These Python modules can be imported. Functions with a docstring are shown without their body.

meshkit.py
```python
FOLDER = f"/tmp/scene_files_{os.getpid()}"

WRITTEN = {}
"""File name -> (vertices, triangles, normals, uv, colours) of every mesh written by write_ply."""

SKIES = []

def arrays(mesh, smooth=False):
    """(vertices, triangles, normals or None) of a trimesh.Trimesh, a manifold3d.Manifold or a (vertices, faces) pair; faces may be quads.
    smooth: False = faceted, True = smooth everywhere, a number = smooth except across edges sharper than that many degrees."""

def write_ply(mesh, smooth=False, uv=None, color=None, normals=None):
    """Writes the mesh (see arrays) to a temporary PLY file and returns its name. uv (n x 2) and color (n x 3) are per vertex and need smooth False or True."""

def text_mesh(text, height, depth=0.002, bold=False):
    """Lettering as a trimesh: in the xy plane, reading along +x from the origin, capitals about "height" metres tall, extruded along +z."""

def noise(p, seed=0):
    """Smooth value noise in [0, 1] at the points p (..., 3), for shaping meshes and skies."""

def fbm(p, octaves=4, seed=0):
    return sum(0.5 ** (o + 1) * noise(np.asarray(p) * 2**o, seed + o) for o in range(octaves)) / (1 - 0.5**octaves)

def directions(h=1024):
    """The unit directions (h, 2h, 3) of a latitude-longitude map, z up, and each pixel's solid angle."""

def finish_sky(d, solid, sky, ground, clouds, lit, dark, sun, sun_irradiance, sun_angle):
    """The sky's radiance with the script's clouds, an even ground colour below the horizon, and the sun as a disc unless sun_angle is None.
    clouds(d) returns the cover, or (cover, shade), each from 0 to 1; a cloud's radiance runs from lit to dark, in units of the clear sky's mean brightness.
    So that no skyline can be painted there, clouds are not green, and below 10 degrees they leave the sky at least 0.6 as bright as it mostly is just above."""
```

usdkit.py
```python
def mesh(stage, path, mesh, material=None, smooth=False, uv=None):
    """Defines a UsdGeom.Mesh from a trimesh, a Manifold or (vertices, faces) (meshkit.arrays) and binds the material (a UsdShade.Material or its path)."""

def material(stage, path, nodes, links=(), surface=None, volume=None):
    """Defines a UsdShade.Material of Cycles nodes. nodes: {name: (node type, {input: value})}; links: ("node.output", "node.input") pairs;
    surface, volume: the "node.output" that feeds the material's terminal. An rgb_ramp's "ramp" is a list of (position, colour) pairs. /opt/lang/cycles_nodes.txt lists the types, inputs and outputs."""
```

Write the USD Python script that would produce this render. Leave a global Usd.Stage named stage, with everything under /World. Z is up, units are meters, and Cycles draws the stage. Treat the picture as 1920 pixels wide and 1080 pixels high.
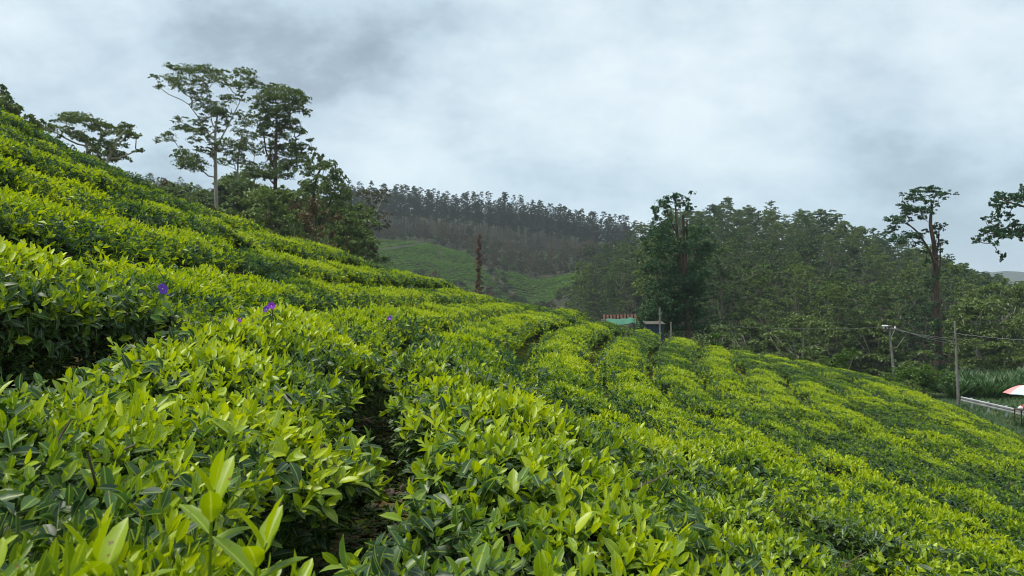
import math
import numpy as np, trimesh, usdkit, meshkit
from pxr import Usd, UsdGeom, UsdLux, UsdShade, Gf, Sdf, Vt

stage = Usd.Stage.CreateInMemory()
UsdGeom.SetStageUpAxis(stage, "Z")
UsdGeom.SetStageMetersPerUnit(stage, 1.0)
UsdGeom.Xform.Define(stage, "/World")
PI = math.pi
R = np.random.default_rng

# ---------------------------------------------------------------- camera, sky, sun, exposure
F, HZ, CZ = 1507.0, 560.0, 1.2            # focal length in photo pixels, horizon row, camera height
PITCH = math.atan(20 / F)
cam = UsdGeom.Camera.Define(stage, "/World/camera")
cam.CreateHorizontalApertureAttr(36.0)
cam.CreateFocalLengthAttr(F * 36 / 1920)
cam.CreateClippingRangeAttr(Gf.Vec2f(0.05, 20000))
cam.CreateFStopAttr(11.0)
cam.CreateFocusDistanceAttr(9.0)
cam.CreateExposureAttr(0.42)
cam.AddTranslateOp().Set((0, 0, CZ))
cam.AddRotateXYZOp().Set((90 + math.degrees(PITCH), 0, 0))

SUN_EL, SUN_ROT = math.radians(70), math.radians(-100)   # high, to the left
SKY_DEF = dict(big_scale=0.95, big_loc=(3.27, 1.27, 0.0), small_scale=3.6, small_loc=(1.28, 7.88, 2.0))


def make_sky():
    n = {
        "tc": ("texture_coordinate", {}),
        "sep": ("separate_xyz", {}),
        "zc": ("math", {"math_type": "maximum", "value2": 0.0}),
        "za": ("math", {"math_type": "add", "value2": 0.55}),
        "dx": ("math", {"math_type": "divide"}),
        "dy": ("math", {"math_type": "divide"}),
        "pl": ("combine_xyz", {"z": 0.0}),
        "mp1": ("mapping", {"location": SKY_DEF["big_loc"], "scale": (1.0, 0.9, 1.0)}),
        "mp2": ("mapping", {"location": SKY_DEF["small_loc"], "scale": (0.85, 1.0, 1.0)}),
        "big": ("noise_texture", {"scale": SKY_DEF["big_scale"], "detail": 2.0, "roughness": 0.4}),
        "small": ("noise_texture", {"scale": SKY_DEF["small_scale"], "detail": 10.0, "roughness": 0.60, "distortion": 0.0}),
        "mixn": ("mix_float", {"fac": 0.50}),
        "ramp": ("rgb_ramp", {"ramp": [(0.36, (2.1, 2.7, 3.3)), (0.42, (3.0, 3.8, 4.5)), (0.47, (4.2, 5.25, 6.0)), (0.53, (5.4, 6.4, 7.0)), (0.60, (6.8, 7.6, 7.9))]}),
        "cover": ("rgb_ramp", {"ramp": [(0.25, (0.98, 0.98, 0.98)), (0.55, (0.9, 0.9, 0.9)), (0.75, (0.72, 0.72, 0.72))]}),
        "sky": ("sky_texture", {"sky_type": "single_scattering", "sun_disc": False, "sun_elevation": SUN_EL, "sun_rotation": SUN_ROT}),
        "low": ("map_range", {"from_min": 0.0, "from_max": 0.22, "to_min": 0.7, "to_max": 0.0, "clamp": True}),
        "lowmix": ("mix_color", {"b": (4.7, 6.3, 7.1)}),
        "mix": ("mix_color", {}),
        "bg": ("background_shader", {"strength": 0.1}),
    }
    l = [("tc.generated", "sep.vector"), ("sep.z", "zc.value1"), ("zc.value", "za.value1"),
         ("sep.x", "dx.value1"), ("za.value", "dx.value2"), ("sep.y", "dy.value1"), ("za.value", "dy.value2"),
         ("dx.value", "pl.x"), ("dy.value", "pl.y"), ("pl.vector", "mp1.vector"), ("pl.vector", "mp2.vector"),
         ("mp1.vector", "big.vector"), ("mp2.vector", "small.vector"), ("big.fac", "mixn.a"), ("small.fac", "mixn.b"),
         ("mixn.result", "ramp.fac"), ("mixn.result", "cover.fac"),
         ("sep.z", "low.value"), ("low.result", "lowmix.fac"), ("ramp.color", "lowmix.a"),
         ("cover.color", "mix.fac"), ("sky.color", "mix.a"), ("lowmix.result", "mix.b"), ("mix.result", "bg.color")]
    m = usdkit.material(stage, "/World/Looks/sky_look", n, l, surface="bg.background")
    d = UsdLux.DomeLight.Define(stage, "/World/sky")
    UsdShade.MaterialBindingAPI.Apply(d.GetPrim()).Bind(m)


make_sky()
sun = UsdLux.DistantLight.Define(stage, "/World/sun")
sun.CreateIntensityAttr(1.05)
sun.CreateAngleAttr(22.0)
sun.CreateNormalizeAttr(True)
sun.CreateColorAttr(Gf.Vec3f(1.0, 0.95, 0.85))
# light shines along -z; +z of the light points at the sun
sd = np.array([math.sin(SUN_ROT) * math.cos(SUN_EL), math.cos(SUN_ROT) * math.cos(SUN_EL), math.sin(SUN_EL)])
sun.AddRotateXYZOp().Set((math.degrees(math.acos(sd[2])), 0, math.degrees(math.atan2(sd[0], -sd[1]))))

# ---------------------------------------------------------------- helpers
used = {}


def numbered(name, parent="/World"):
    k = used.get((parent, name), 0)
    used[(parent, name)] = k + 1
    return f"{parent}/{name}" if k == 0 else f"{parent}/{name}_{k:03d}"


def tag(p, label=None, cat=None, group=None, kind=None):
    for k, v in (("label", label), ("category", cat), ("group", group), ("kind", kind)):
        if v:
            p.SetCustomDataByKey(k, v)
    return p


def xf(M):
    """4x4 numpy (column vectors) -> Gf.Matrix4d"""
    return Gf.Matrix4d(*np.asarray(M).T.ravel().tolist())


def frame(loc, rot=None, scale=1.0):
    M = np.eye(4)
    M[:3, :3] = (np.eye(3) if rot is None else rot) * np.asarray(scale)
    M[:3, 3] = loc
    return M


def rotz(a):
    c, s = math.cos(a), math.sin(a)
    return np.array([[c, -s, 0], [s, c, 0], [0, 0, 1.0]])


def thing(name, label, cat, loc=(0, 0, 0), rot=None, scale=1.0, group=None):
    x = UsdGeom.Xform.Define(stage, numbered(name))
    x.AddTransformOp().Set(xf(frame(loc, rot, scale)))
    return tag(x.GetPrim(), label, cat, group)


def kind_class(name):
    return stage.CreateClassPrim("/World/" + name)


def obj(name, mesh, mat, parent=None, smooth=False, tone=None, rib=None, **t):
    path = numbered(name, str(parent.GetPath()) if parent else "/World")
    m = usdkit.mesh(stage, path, mesh, mat, smooth)
    if tone is not None:
        UsdGeom.PrimvarsAPI(m).CreatePrimvar("tone", Sdf.ValueTypeNames.FloatArray, "vertex").Set(Vt.FloatArray.FromNumpy(np.asarray(tone, np.float32)))
    if rib is not None:
        UsdGeom.PrimvarsAPI(m).CreatePrimvar("rib", Sdf.ValueTypeNames.FloatArray, "vertex").Set(Vt.FloatArray.FromNumpy(np.asarray(rib, np.float32)))
    tag(m.GetPrim(), **t)
    return m.GetPrim()


def copy(cls, name, label, cat, loc, rot=None, scale=1.0, group=None):
    p = thing(name, label, cat, loc, rot, scale, group)
    p.GetReferences().AddInternalReference(cls.GetPath())
    p.SetInstanceable(True)
    return p


def quat(Rm):
    from scipy.spatial.transform import Rotation
    q = Rotation.from_matrix(Rm).as_quat()
    return np.stack([q[..., 3], q[..., 0], q[..., 1], q[..., 2]], -1)


def scatter(name, classes, which, locs, rots, scales, parent="/World", **t):
    """one object of kind stuff: many copies of the given classes"""
    pi = UsdGeom.PointInstancer.Define(stage, numbered(name, parent))
    paths = []
    for i, c in enumerate(classes):
        p = UsdGeom.Xform.Define(stage, f"{pi.GetPath()}/source_{i + 1:03d}").GetPrim()
        p.GetReferences().AddInternalReference(c.GetPath())
        paths.append(p.GetPath())
    pi.CreatePrototypesRel().SetTargets(paths)
    pi.CreateProtoIndicesAttr(Vt.IntArray.FromNumpy(np.asarray(which, np.int32)))
    pi.CreatePositionsAttr(Vt.Vec3fArray.FromNumpy(np.asarray(locs, np.float32)))
    q = quat(np.asarray(rots))
    pi.CreateOrientationsAttr(Vt.QuathArray([Gf.Quath(float(a), float(b), float(c), float(d)) for a, b, c, d in q]))
    s = np.asarray(scales, np.float32)
    pi.CreateScalesAttr(Vt.Vec3fArray.FromNumpy(np.repeat(s[:, None], 3, 1) if s.ndim == 1 else s))
    return tag(pi.GetPrim(), kind="stuff", **t)


def unit(v):
    return v / np.maximum(np.linalg.norm(v, axis=-1, keepdims=True), 1e-9)


def ray(u, v):
    f = np.array([0, math.cos(PITCH), math.sin(PITCH)])
    up = np.array([0, -math.sin(PITCH), math.cos(PITCH)])
    d = f + np.array([1.0, 0, 0]) * (u - 960) / F + up * (540 - v) / F
    return d / d[1]


def at(u, v, Y):
    """where the line of sight through a photo pixel is Y metres ahead"""
    return np.array([0, 0, CZ]) + ray(u, v) * Y


def tube(points, radii, sides=6, cap=True):
    p = np.asarray(points, float)
    t = unit(np.gradient(p, axis=0))
    ref = np.where(np.abs(t[:, 2:]) < 0.95, [0, 0, 1.0], [1.0, 0, 0])
    a = unit(np.cross(t, ref))
    for i in range(1, len(a)):                # no flips along the tube
        w = a[i - 1] - t[i] * (a[i - 1] @ t[i])
        a[i] = w / max(np.linalg.norm(w), 1e-9)
    b = np.cross(t, a)
    ang = np.arange(sides) * 2 * PI / sides
    v = p[:, None] + np.broadcast_to(radii, (len(p),))[:, None, None] * (np.cos(ang)[None, :, None] * a[:, None] + np.sin(ang)[None, :, None] * b[:, None])
    n = len(p)
    i, j = np.meshgrid(np.arange(n - 1), np.arange(sides), indexing="ij")
    q = np.stack([i * sides + j, i * sides + (j + 1) % sides, (i + 1) * sides + (j + 1) % sides, (i + 1) * sides + j], -1).reshape(-1, 4)
    f = np.vstack([q[:, [0, 1, 2]], q[:, [0, 2, 3]]])
    v = v.reshape(-1, 3)
    if cap:
        v = np.vstack([v, p[:1], p[-1:]])
        k = np.arange(sides)
        f = np.vstack([f, np.stack([np.full(sides, n * sides), (k + 1) % sides, k], 1), np.stack([np.full(sides, n * sides + 1), (n - 1) * sides + k, (n - 1) * sides + (k + 1) % sides], 1)])
    return v, f


def join(parts):
    vs, fs, n = [], [], 0
    for v, f in parts:
        vs.append(v)
        fs.append(np.asarray(f) + n)
        n += len(v)
    return np.vstack(vs), np.vstack(fs)


def boxm(size, loc=(0, 0, 0), rot=None, bevel=0.0):
    import manifold3d as m3
    s = np.asarray(size, float)
    if bevel:
        m = m3.Manifold.cube((s - 2 * bevel).tolist(), True)
        k = m3.Manifold.sphere(bevel, 8)
        c = np.array([[x, y, z] for x in (-1, 1) for y in (-1, 1) for z in (-1, 1)]) * (s / 2 - bevel)
        m = m3.Manifold.batch_hull([k.translate(q.tolist()) for q in c])
        mm = m.to_mesh()
        v, f = np.array(mm.vert_properties[:, :3], float), np.array(mm.tri_verts)
    else:
        b = trimesh.creation.box(s)
        v, f = np.array(b.vertices), np.array(b.faces)
    if rot is not None:
        v = v @ np.asarray(rot).T
    return v + np.asarray(loc), f


# ---------------------------------------------------------------- materials
def noise_mat(name, stops, scale=4.0, detail=6.0, rough=0.9, bump=0.0, bump_scale=20.0, spec=0.2, stretch=(1, 1, 1), objspace=True):
    n = {"tc": ("texture_coordinate", {}), "mp": ("mapping", {"scale": stretch}), "n": ("noise_texture", {"scale": scale, "detail": detail, "roughness": 0.6}),
         "r": ("rgb_ramp", {"ramp": stops}), "p": ("principled_bsdf", {"roughness": rough, "specular_ior_level": spec})}
    l = [("tc.object" if objspace else "tc.object", "mp.vector"), ("mp.vector", "n.vector"), ("n.fac", "r.fac"), ("r.color", "p.base_color")]
    if bump:
        n["n2"] = ("noise_texture", {"scale": bump_scale, "detail": 5.0})
        n["b"] = ("bump", {"strength": 0.6, "distance": bump})
        l += [("mp.vector", "n2.vector"), ("n2.fac", "b.height"), ("b.normal", "p.normal")]
    return usdkit.material(stage, "/World/Looks/" + name, n, l, surface="p.BSDF")


def leaf_mat(name, stops, trans=0.3, rough=0.38, spec=0.5, island=0.3, obj_var=0.3, tone=False, shift=0.0, rib=False):
    """leaves: colour runs along a ramp by the leaf's age (tone), leaf to leaf and plant to plant; light passes through"""
    n = {"g": ("geometry", {}), "oi": ("object_info", {}),
         "a": ("math", {"math_type": "multiply_add", "value2": island, "value3": -island / 2 + (0.0 if tone else 0.5) + shift}),
         "b": ("math", {"math_type": "multiply_add", "value2": obj_var}),
         "c": ("math", {"math_type": "add", "value2": -obj_var / 2}),
         "r": ("rgb_ramp", {"ramp": stops}),
         "p": ("principled_bsdf", {"roughness": rough, "specular_ior_level": spec}),
         "t": ("translucent_bsdf", {}), "m": ("mix_closure", {"fac": trans}),
         "tw": ("hsv", {"hue": 0.49, "saturation": 1.08, "value": 1.35})}
    l = [("g.random_per_island", "a.value1"), ("oi.random", "b.value1"), ("a.value", "b.value3"), ("b.value", "c.value1")]
    if tone:
        n["at"] = ("attribute", {"attribute": "tone"})
        n["s"] = ("math", {"math_type": "add", "use_clamp": True})
        l += [("at.fac", "s.value1"), ("c.value", "s.value2"), ("s.value", "r.fac")]
    else:
        l += [("c.value", "r.fac")]
    col = "r.color"
    if rib:         # paler midrib, and a slightly different margin
        n["rb"] = ("attribute", {"attribute": "rib"})
        n["rr"] = ("rgb_ramp", {"ramp": [(0.0, (.10, .10, .10)), (0.25, (0, 0, 0)), (0.84, (0, 0, 0)), (0.93, (.45, .45, .45)), (1.0, (.55, .55, .55))]})
        n["rm"] = ("mix_color", {"b": (.40, .48, .10)})
        l += [("rb.fac", "rr.fac"), ("rr.color", "rm.fac"), ("r.color", "rm.a")]
        col = "rm.result"
        n["gp"] = ("texture_coordinate", {})
        n["sn"] = ("noise_texture", {"scale": 55.0, "detail": 3.0, "roughness": 0.6})
        n["sr"] = ("rgb_ramp", {"ramp": [(0.0, (0, 0, 0)), (0.66, (0, 0, 0)), (0.70, (.8, .8, .8)), (1.0, (.9, .9, .9))]})
        n["sm"] = ("mix_color", {"b": (.15, .085, .025)})
        l += [("gp.object", "sn.vector"), ("sn.fac", "sr.fac"), ("sr.color", "sm.fac"), ("rm.result", "sm.a")]
        col = "sm.result"
        n["rv"] = ("math", {"math_type": "multiply", "value2": -0.5})
        n["bp"] = ("bump", {"strength": 0.35, "distance": 0.002})
        l += [("rb.fac", "rv.value1"), ("rv.value", "bp.height"), ("bp.normal", "p.normal")]
    l += [(col, "p.base_color"), (col, "tw.color"), ("tw.color", "t.color"), ("p.BSDF", "m.closure1"), ("t.BSDF", "m.closure2")]
    return usdkit.material(stage, "/World/Looks/" + name, n, l, surface="m.closure")


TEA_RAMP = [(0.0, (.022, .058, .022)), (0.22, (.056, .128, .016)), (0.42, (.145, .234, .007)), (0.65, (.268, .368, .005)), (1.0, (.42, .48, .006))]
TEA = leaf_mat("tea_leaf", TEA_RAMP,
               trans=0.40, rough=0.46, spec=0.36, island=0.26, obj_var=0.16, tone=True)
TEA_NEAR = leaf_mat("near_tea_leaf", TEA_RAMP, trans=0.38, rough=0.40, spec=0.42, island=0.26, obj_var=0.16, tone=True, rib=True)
EUC = leaf_mat("eucalyptus_leaf", [(0.0, (0.054, 0.093, 0.025)), (0.5, (0.124, 0.181, 0.034)), (1.0, (0.280, 0.298, 0.041))], trans=0.25, rough=0.5, spec=0.35, island=0.6, obj_var=0.2)
EUC_FAR = leaf_mat("hill_tree_leaf", [(0.0, (0.036, 0.072, 0.027)), (0.45, (0.072, 0.123, 0.030)), (0.8, (0.123, 0.169, 0.030)), (1.0, (0.188, 0.210, 0.039))], trans=0.22, rough=0.6, spec=0.25, island=0.4, obj_var=0.75)
RIDGE = leaf_mat("ridge_tree_leaf", [(0.0, (0.019, 0.037, 0.019)), (0.6, (0.037, 0.060, 0.023)), (1.0, (0.062, 0.078, 0.029))], trans=0.2, rough=0.6, spec=0.25, island=0.4, obj_var=0.5)
SCRUB = leaf_mat("scrub_leaf", [(0.0, (0.033, 0.045, 0.020)), (0.4, (0.062, 0.065, 0.025)), (0.7, (0.098, 0.077, 0.037)), (1.0, (0.083, 0.110, 0.027))], trans=0.2, rough=0.7, spec=0.2, island=0.3, obj_var=0.85)
DARK = leaf_mat("dark_tree_leaf", [(0.0, (0.020, 0.059, 0.026)), (0.5, (0.044, 0.109, 0.032)), (1.0, (0.103, 0.184, 0.038))], trans=0.22, rough=0.5, spec=0.3, island=0.6, obj_var=0.15)
BRIGHT = leaf_mat("bright_shrub_leaf", [(0.0, (.035, .085, .010)), (0.5, (.10, .20, .012)), (1.0, (.22, .33, .02))], trans=0.35, rough=0.45, island=0.7, obj_var=0.1)
CANE = leaf_mat("cane_leaf", [(0.0, (.03, .075, .02)), (0.5, (.055, .12, .03)), (1.0, (.11, .18, .05))], trans=0.3, rough=0.5, island=0.7, obj_var=0.2)
DRYGRASS = leaf_mat("path_grass_blade", [(0.0, (.035, .075, .012)), (0.4, (.075, .12, .02)), (0.65, (.17, .15, .05)), (1.0, (.27, .21, .09))], trans=0.3, rough=0.6, island=0.8, obj_var=0.5)
RUST = leaf_mat("rusty_needle", [(0.0, (0.165, 0.095, 0.060)), (0.5, (0.261, 0.150, 0.097)), (1.0, (0.330, 0.227, 0.140))], trans=0.15, rough=0.8, spec=0.2, island=0.7, obj_var=0.1)
DEADLEAF = leaf_mat("fallen_leaf", [(0.0, (.07, .035, .015)), (0.5, (.16, .085, .03)), (1.0, (.30, .20, .09))], trans=0.1, rough=0.7, island=0.9, obj_var=0.2)
TWIG = noise_mat("tea_stem", [(0.3, (.035, .026, .018)), (0.7, (.12, .10, .075))], scale=30, rough=0.85)
PALEBARK = noise_mat("pale_bark", [(0.3, (.16, .14, .11)), (0.55, (.29, .27, .22)), (0.75, (.40, .38, .33))], scale=1.2, rough=0.8, stretch=(2.5, 2.5, 0.5), bump=0.02)
GREYBARK = noise_mat("grey_bark", [(0.3, (.075, .066, .052)), (0.55, (.14, .125, .10)), (0.75, (.24, .22, .19))], scale=1.2, rough=0.85, stretch=(2.5, 2.5, 0.5))
DIMBARK = noise_mat("dim_bark", [(0.3, (.045, .042, .036)), (0.6, (.085, .08, .068)), (0.8, (.15, .14, .12))], scale=0.6, rough=0.9)
DARKBARK = noise_mat("brown_bark", [(0.3, (.035, .024, .017)), (0.7, (.105, .068, .045))], scale=2.5, rough=0.9, stretch=(3, 3, 0.6), bump=0.03, bump_scale=8)
REDBARK = noise_mat("red_brown_bark", [(0.3, (.040, .030, .024)), (0.55, (.080, .056, .043)), (0.75, (.13, .095, .075))], scale=2.0, rough=0.9, stretch=(4, 4, 0.4), bump=0.05, bump_scale=7)
CONCRETE = noise_mat("weathered_concrete", [(0.3, (.11, .105, .095)), (0.7, (.22, .21, .195))], scale=2.0, rough=0.9, bump=0.004, bump_scale=40)
STEEL = usdkit.material(stage, "/World/Looks/galvanised_steel", {"tc": ("texture_coordinate", {}), "n": ("noise_texture", {"scale": 1.5, "detail": 6.0}), "r": ("rgb_ramp", {"ramp": [(0.3, (.36, .37, .38)), (0.7, (.62, .63, .64))]}), "p": ("principled_bsdf", {"metallic": 0.55, "roughness": 0.42})}, [("tc.object", "n.vector"), ("n.fac", "r.fac"), ("r.color", "p.base_color")], surface="p.BSDF")
IRON = noise_mat("dark_iron", [(0.3, (.05, .045, .04)), (0.7, (.11, .09, .07))], scale=8, rough=0.6, spec=0.5)
WIRE = noise_mat("wire_metal", [(0.3, (.10, .10, .11)), (0.7, (.17, .17, .18))], scale=8, rough=0.5, spec=0.5)
PORCELAIN = noise_mat("porcelain", [(0.3, (.60, .60, .58)), (0.7, (.72, .72, .70))], scale=5, rough=0.25, spec=0.6)
BRICKCLAY = noise_mat("brick_clay", [(0.3, (.30, .15, .11)), (0.7, (.48, .28, .21))], scale=6, rough=0.9, bump=0.005)


def cloth(name, c, v=0.12, rough=0.8):
    c = np.array(c)
    return noise_mat(name, [(0.3, tuple(c * (1 - v))), (0.7, tuple(np.minimum(c * (1 + v), 0.9)))], scale=3, rough=rough)


TARP = cloth("green_tarp_cloth", (.035, .13, .085), rough=0.7)
BLUE = cloth("blue_sheet", (.018, .032, .06), rough=0.6)

# ground: mossy soil near, dark leaf litter and turf far
GROUND = usdkit.material(stage, "/World/Looks/soil", {
    "tc": ("texture_coordinate", {}),
    "n1": ("noise_texture", {"scale": 0.9, "detail": 6.0, "roughness": 0.62}),
    "n2": ("noise_texture", {"scale": 11.0, "detail": 8.0, "roughness": 0.65}),
    "soil": ("rgb_ramp", {"ramp": [(0.3, (.050, .030, .018)), (0.5, (.120, .075, .044)), (0.7, (.21, .145, .09))]}),
    "moss": ("rgb_ramp", {"ramp": [(0.3, (.050, .072, .010)), (0.6, (.13, .155, .018)), (0.8, (.20, .19, .04))]}),
    "w": ("rgb_ramp", {"ramp": [(0.40, (0, 0, 0)), (0.54, (1, 1, 1))]}),
    "m": ("mix_color", {}), "b": ("bump", {"strength": 0.8, "distance": 0.03}),
    "p": ("principled_bsdf", {"roughness": 0.95, "specular_ior_level": 0.15})},
    [("tc.object", "n1.vector"), ("tc.object", "n2.vector"), ("n2.fac", "soil.fac"), ("n2.fac", "moss.fac"), ("n1.fac", "w.fac"), ("w.color", "m.fac"), ("soil.color", "m.a"), ("moss.color", "m.b"),
     ("m.result", "p.base_color"), ("n2.fac", "b.height"), ("b.normal", "p.normal")], surface="p.BSDF")
TURF = noise_mat("valley_turf", [(0.3, (.012, .016, .008)), (0.5, (.022, .028, .012)), (0.7, (.036, .035, .016))], scale=0.12, detail=9, rough=1.0)
FIELDSOIL = noise_mat("field_soil", [(0.3, (.022, .035, .010)), (0.7, (.045, .065, .014))], scale=0.4, detail=8, rough=1.0)
ASPHALT = noise_mat("asphalt", [(0.3, (.035, .035, .036)), (0.7, (.065, .065, .066))], scale=3, detail=9, rough=0.85, bump=0.004, bump_scale=60)
FARHILL = noise_mat("far_mountain", [(0.3, (.018, .030, .018)), (0.7, (.032, .045, .022))], scale=0.02, detail=9, rough=1.0)


# ---------------------------------------------------------------- terrain
def smooth(t):
    t = np.clip(t, 0, 1)
    return t * t * (3 - 2 * t)


PY = np.array([-30, 0, 3.9, 7, 10, 14, 18, 22, 27, 31, 35, 40, 45, 52, 60, 80.])
PX = np.array([1.2, -.55, -.83, -1.15, -1.38, -1.5, -1.35, -1.05, -.4, .3, 1.2, 2.2, 3.0, 4.2, 5.5, 8.])
GS = np.array([-60, -16, -11, -9, -7.6, -3.4, -2.0, -1.4, -.35, .0, .3, 1, 6, 11, 13, 15, 17, 200.])
GZ = np.array([4., 6.3, 5.55, 4.6, 3.75, 1.42, .66, .42, .07, 0, 0, -.28, -2.05, -3.2, -3.85, -4.9, -6.0, -6.0])
CS = np.array([-40, -10.5, -9, -8, -6.7, -5.5, -4.2, -3, -1.3, 1, 6, 10, 18, 25, 32, 60.])
CY = np.array([14, 16, 17, 18.5, 23, 26, 28, 31, 33, 36, 38, 41, 43, 46, 60, 60.])


def path_x(y):
    return np.interp(y, PY, PX)


def spread(y):
    return 1 + .3 * smooth(y / 42)


def row_s(x, y):
    return (x - path_x(y)) / spread(y)


def crest_y(x):
    return np.interp(x, CS, CY)


UK = np.array([-900, 0, 300, 600, 800, 900, 1000, 1100, 1250, 1400, 1550, 1700, 1850, 2000, 2900.])
YK = np.array([40, 60, 100, 150, 200, 260, 330, 400, 470, 560, 900, 4500.])
ZK = np.array([  # ground height relative to the camera, by direction (columns above) and distance
    [-2, -2, -2, -3, -4, -4, -4, -5, -6, -8, -8, -8, -7.2, -7.2, -7.2],
    [0, 0, -2, -3, -4, -5, -5, -6, -7, -9, -10, -9, -7.6, -7.2, -7.2],
    [6, 4, -1, -4, -7, -11, -14, -12, -12, -15, -16, -17, -14, -14, -14],
    [14, 10, 4, -4, -12, -20, -22, -14, -8, -6, -8, -11, -14, -17, -18],
    [24, 20, 10, -6, -14, -20, -22, -11, 2, 4, 2, -3, -10, -16, -20],
    [34, 30, 18, -3, -8, -12, -14, -3, 11, 14, 10, 1, -8, -16, -22],
    [44, 42, 32, 12, 8, 4, -1, 8, 13, 11, 6, -3, -14, -22, -30],
    [60, 58, 46, 31, 28, 20, 14, 17, 14, 4, -2, -10, -20, -28, -36],
    [70, 66, 54, 44, 39, 37, 34, 25, 12, 0, -8, -16, -26, -34, -40],
    [76, 72, 62, 66, 63, 61, 60, 52, 14, -4, -12, -20, -30, -38, -44],
    [60, 58, 50, 40, 34, 28, 22, 12, 0, -14, -22, -30, -38, -44, -48],
    [-60, -60, -60, -60, -60, -60, -60, -60, -60, -60, -60, -60, -60, -60, -60]], float)
from scipy.interpolate import RegularGridInterpolator
_far = RegularGridInterpolator((YK, UK), ZK, method="linear", bounds_error=False, fill_value=None)


def far(x, y):
    yy = np.clip(y, 40, 4500)
    u = np.clip(960 + F * x / np.maximum(yy, 1), -900, 2900)
    return _far(np.stack([yy, u], -1)) + CZ


def ground_z(x, y):
    x, y = np.broadcast_arrays(np.asarray(x, float), np.asarray(y, float))
    cy = crest_y(x)
    d = np.maximum(y - cy, 0)
    drop = np.where(d < 14, .018 * d * d, .018 * 196 + .5 * (d - 14))
    side = np.clip((x - 20) / 9, 0, 1)
    near = np.interp(row_s(x, y), GS, GZ) - np.minimum(drop, 12) * (1 - side)
    w = smooth((y - np.where(x > 20, np.maximum(cy, 50), cy) - 6) / 30)
    z = near * (1 - w) + far(x, y) * w
    p = np.stack([x, y, 0 * x], -1)
    z = z + (meshkit.noise(p * 1.7, 3) - .5) * .07 * (1 - w) + (meshkit.fbm(p * .03, 3, 5) - .5) * 5 * w
    return z


def ground_n(x, y):
    e = 0.25
    gx = (ground_z(x + e, y) - ground_z(x - e, y)) / (2 * e)
    gy = (ground_z(x, y + e) - ground_z(x, y - e)) / (2 * e)
    return unit(np.stack([-gx, -gy, np.ones_like(gx)], -1))


def grid_mesh(xs, ys, zf, keep=None):
    X, Y = np.meshgrid(xs, ys)
    v = np.stack([X.ravel(), Y.ravel(), zf(X.ravel(), Y.ravel())], 1)
    nx, ny = len(xs), len(ys)
    i, j = np.meshgrid(np.arange(ny - 1), np.arange(nx - 1), indexing="ij")
    a = (i * nx + j).ravel()
    q = np.stack([a, a + 1, a + nx + 1, a + nx], 1)
    return v, q


def spaced(a, b, fine, grow, c0, c1):
    """coordinates: fine between c0 and c1, growing outside"""
    mid = np.arange(c0, c1, fine)
    lo, s, x = [], fine, c0
    while x > a:
        s *= grow
        x -= s
        lo.append(max(x, a))
    hi, s, x = [], fine, mid[-1]
    while x < b:
        s *= grow
        x += s
        hi.append(min(x, b))
    return np.concatenate([lo[::-1], mid, hi])


gv, gf = grid_mesh(spaced(-4000, 4000, .28, 1.06, -13, 34), spaced(-60, 4000, .28, 1.045, -2, 48), ground_z)
# the earth sheet is divided where the plantation ends, without a seam
gfc = gv[gf].mean(1)
def compact(v, f):
    ids, inv = np.unique(f, return_inverse=True)
    return v[ids], inv.reshape(f.shape)


obj("ground", compact(gv, gf[gfc[:, 1] < 62]), GROUND, smooth=True, kind="structure")
obj("valley_terrain", compact(gv, gf[gfc[:, 1] >= 62]), TURF, smooth=True, kind="structure")

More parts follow.
